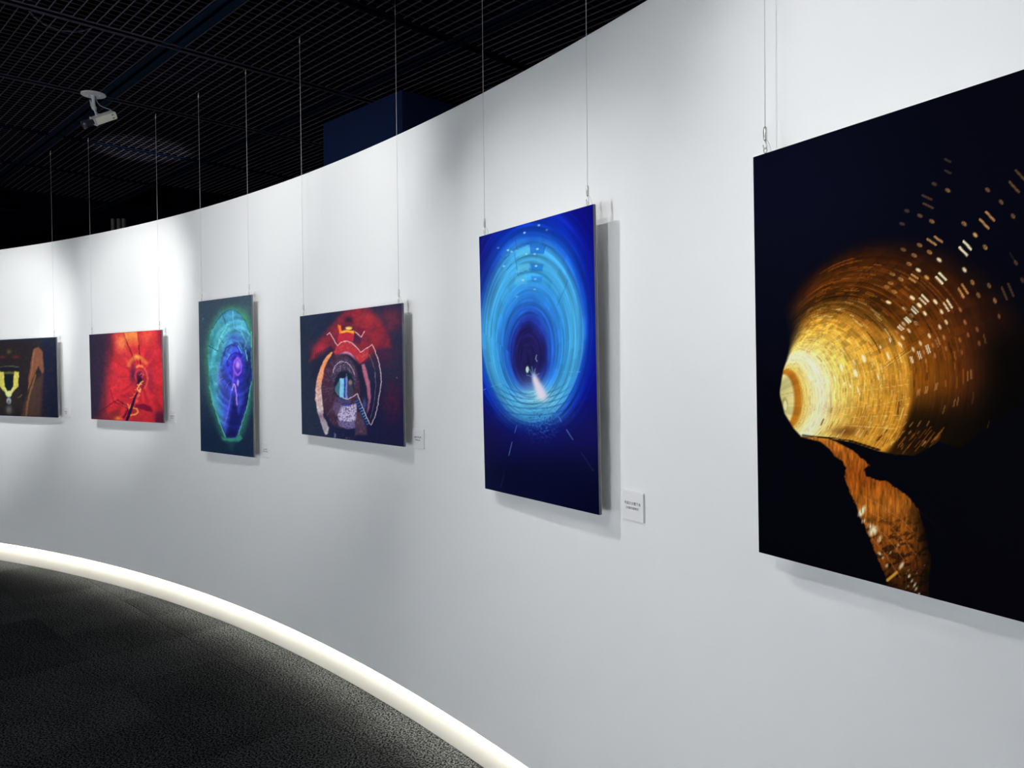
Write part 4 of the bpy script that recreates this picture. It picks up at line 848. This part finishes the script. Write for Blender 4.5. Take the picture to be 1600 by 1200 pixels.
# ------------------------------------------------------------------ security camera under the grating
def security_camera():
    Y = 4.56
    plate = at_depth(145.7, 143.9, Y); plate.z = Z_CEIL - 0.003
    root = empty('security_camera', plate, 'ivory box security camera on a grey round ceiling mount', 'camera')
    def L(p): return Vector(p) - plate
    mb = MB(); mb.tube([(0, 0, 0.003), (0, 0, -0.001), (0, 0, -0.004)], [0.066, 0.066, 0.062], 40); pl = mb.build('mount_plate', M_CAMG, root)
    for dx in (-0.036, 0.036):
        mb = MB(); mb.tube([(dx, 0.0, -0.003), (dx, 0.0, -0.007)], [0.0055, 0.004], 12); mb.build('screw', M_STEEL, pl)
    mb = MB(); j = L(at_depth(146.8, 168, Y)); mb.tube([(-0.002, 0, -0.003), (-0.001, 0, -0.02), j], [0.013, 0.0095, 0.0085], 16)
    mb.tube([j + Vector((0.002, 0, 0.004)), j + Vector((0.003, 0, -0.012))], 0.0115, 16); arm = mb.build('mount_arm', M_CAMG, root)
    mb = MB(); mb.tube([L(at_depth(140.5, 156, Y)), L(at_depth(143, 164, Y)), L(at_depth(145.5, 171, Y))], [0.002, 0.006, 0.005], 10); mb.build('clamp_lever', M_CAMG, arm)
    a, b = L(at_depth(147, 189.4, Y - 0.03)), L(at_depth(179, 178.6, Y + 0.045))
    ax = (b - a).normalized(); side = ax.cross(Vector((0, 0, 1))).normalized(); up = side.cross(ax).normalized()
    tilt = Matrix.Rotation(math.radians(24), 3, ax); side = tilt @ side; up = tilt @ up
    mid = (a + b) / 2; hl = (b - a).length / 2
    mb = MB(); mb.box(mid, ax * hl, side * 0.028, up * 0.021); body = mb.build('body', M_CAMW, root)
    bv = body.modifiers.new('edge', 'BEVEL'); bv.width = 0.007; bv.segments = 3
    mb = MB(); mb.box(a - ax * 0.002, ax * 0.004, side * 0.029, up * 0.022); mb.build('front_frame', M_CAMG, body)
    for k in (-0.009, 0.009):
        for sg in (-1, 1):
            mb = MB(); mb.box(b - ax * 0.024 + up * k + side * 0.0281 * sg, ax * 0.006, side * 0.0006, up * 0.0025); mb.build('vent_slot', M_CAMB, body)
    mb = MB(); l0 = a - ax * 0.006
    mb.tube([l0, l0 - ax * 0.012, l0 - ax * 0.013, l0 - ax * 0.040, l0 - ax * 0.041, l0 - ax * 0.062, l0 - ax * 0.060], [0.016, 0.016, 0.020, 0.020, 0.023, 0.023, 0.019], 24); lens = mb.build('lens', M_CAMB, root, True)
    mb = MB(); mb.tube([l0 - ax * 0.058, l0 - ax * 0.0615], [0.017, 0.012], 24); g = mb.build('lens_glass', M_CAMB, lens, True)
    mb = MB(); mb.box(mid - ax * hl * 0.45 + up * 0.024, ax * 0.012, side * 0.012, up * 0.005)
    mb.tube([j + Vector((0.003, 0, -0.010)), (mid - ax * hl * 0.55 + up * 0.022)], [0.007, 0.006], 12); mb.build('bracket', M_CAMG, root)
    pts = [L(at_depth(x, y, Y + 0.02)) for x, y in ((148.6, 146), (149.6, 153), (152, 160), (156.5, 165), (163, 168), (170, 170.5), (174, 172.5))]
    pts.append(b + up * 0.006 - ax * 0.004); mb = MB(); mb.tube(pts, 0.0028, 8); mb.build('cable', M_CABLE, root, True)
security_camera()

# ------------------------------------------------------------------ small things above and behind
mb = MB(); pts = [uv(-4.06, 0.95, Z_CEIL + 0.033), uv(-4.14, 1.00, Z_CEIL + 0.034), uv(-4.20, 1.06, Z_CEIL + 0.035), uv(-4.22, 1.13, Z_CEIL + 0.036), uv(-4.18, 1.19, Z_CEIL + 0.036), uv(-4.10, 1.22, Z_CEIL + 0.034)]
mb.tube(pts, 0.004, 8); o = mb.build('loose_cable', M_DCAB, None, True); o['label'] = 'loose blue-grey cable loop lying on the ceiling grating'; o['category'] = 'cable'

def cable_drop():
    Y = 4.9
    top = at_depth(662, 118, Y); top.z = Z_CEIL
    root = empty('cable_bundle', top, 'dark navy cable bundle hanging behind the curved wall', 'cable')
    for a in ((652, 118), (657, 116), (668, 116), (675, 118)):
        mb = MB(); p0 = at_depth(a[0], a[1], Y); p0.z = Z_CEIL + 0.03
        mb.tube([p0 - top, at_depth((a[0] + 665) / 2 - 1, 140, Y) - top, at_depth(665 + (a[0] - 665) * .15, 166, Y) - top, at_depth(665 + (a[0] - 665) * .1, 260, Y) - top], 0.006, 8)
        mb.build('cable', M_DCAB, root, True)
    mb = MB(); k = at_depth(664, 168, Y) - top; mb.tube([k + Vector((0, 0, 0.006)), k - Vector((0, 0, 0.006))], 0.013, 10); mb.build('tie', M_STEEL, root)
cable_drop()

def louvre():
    c = at_depth(186, 362, 7.795)
    root = empty('wall_louvre', c, 'pale vertical slats on the dark far wall above the curved wall', 'louvre')
    mb = MB(); mb.box((0, -0.008, 0.02), (0.10, 0, 0), (0, 0.006, 0), (0, 0, 0.14)); mb.build('back_plate', M_DARK, root)
    for x in (176.5, 185.5, 193.5):
        mb = MB(); q = at_depth(x, 356, 7.76) - c; mb.box((q.x, -0.03, 0.02), (0.013, 0, 0), (0, 0.016, 0), (0, 0, 0.10)); mb.build('slat', M_LOUV, root)
louvre()
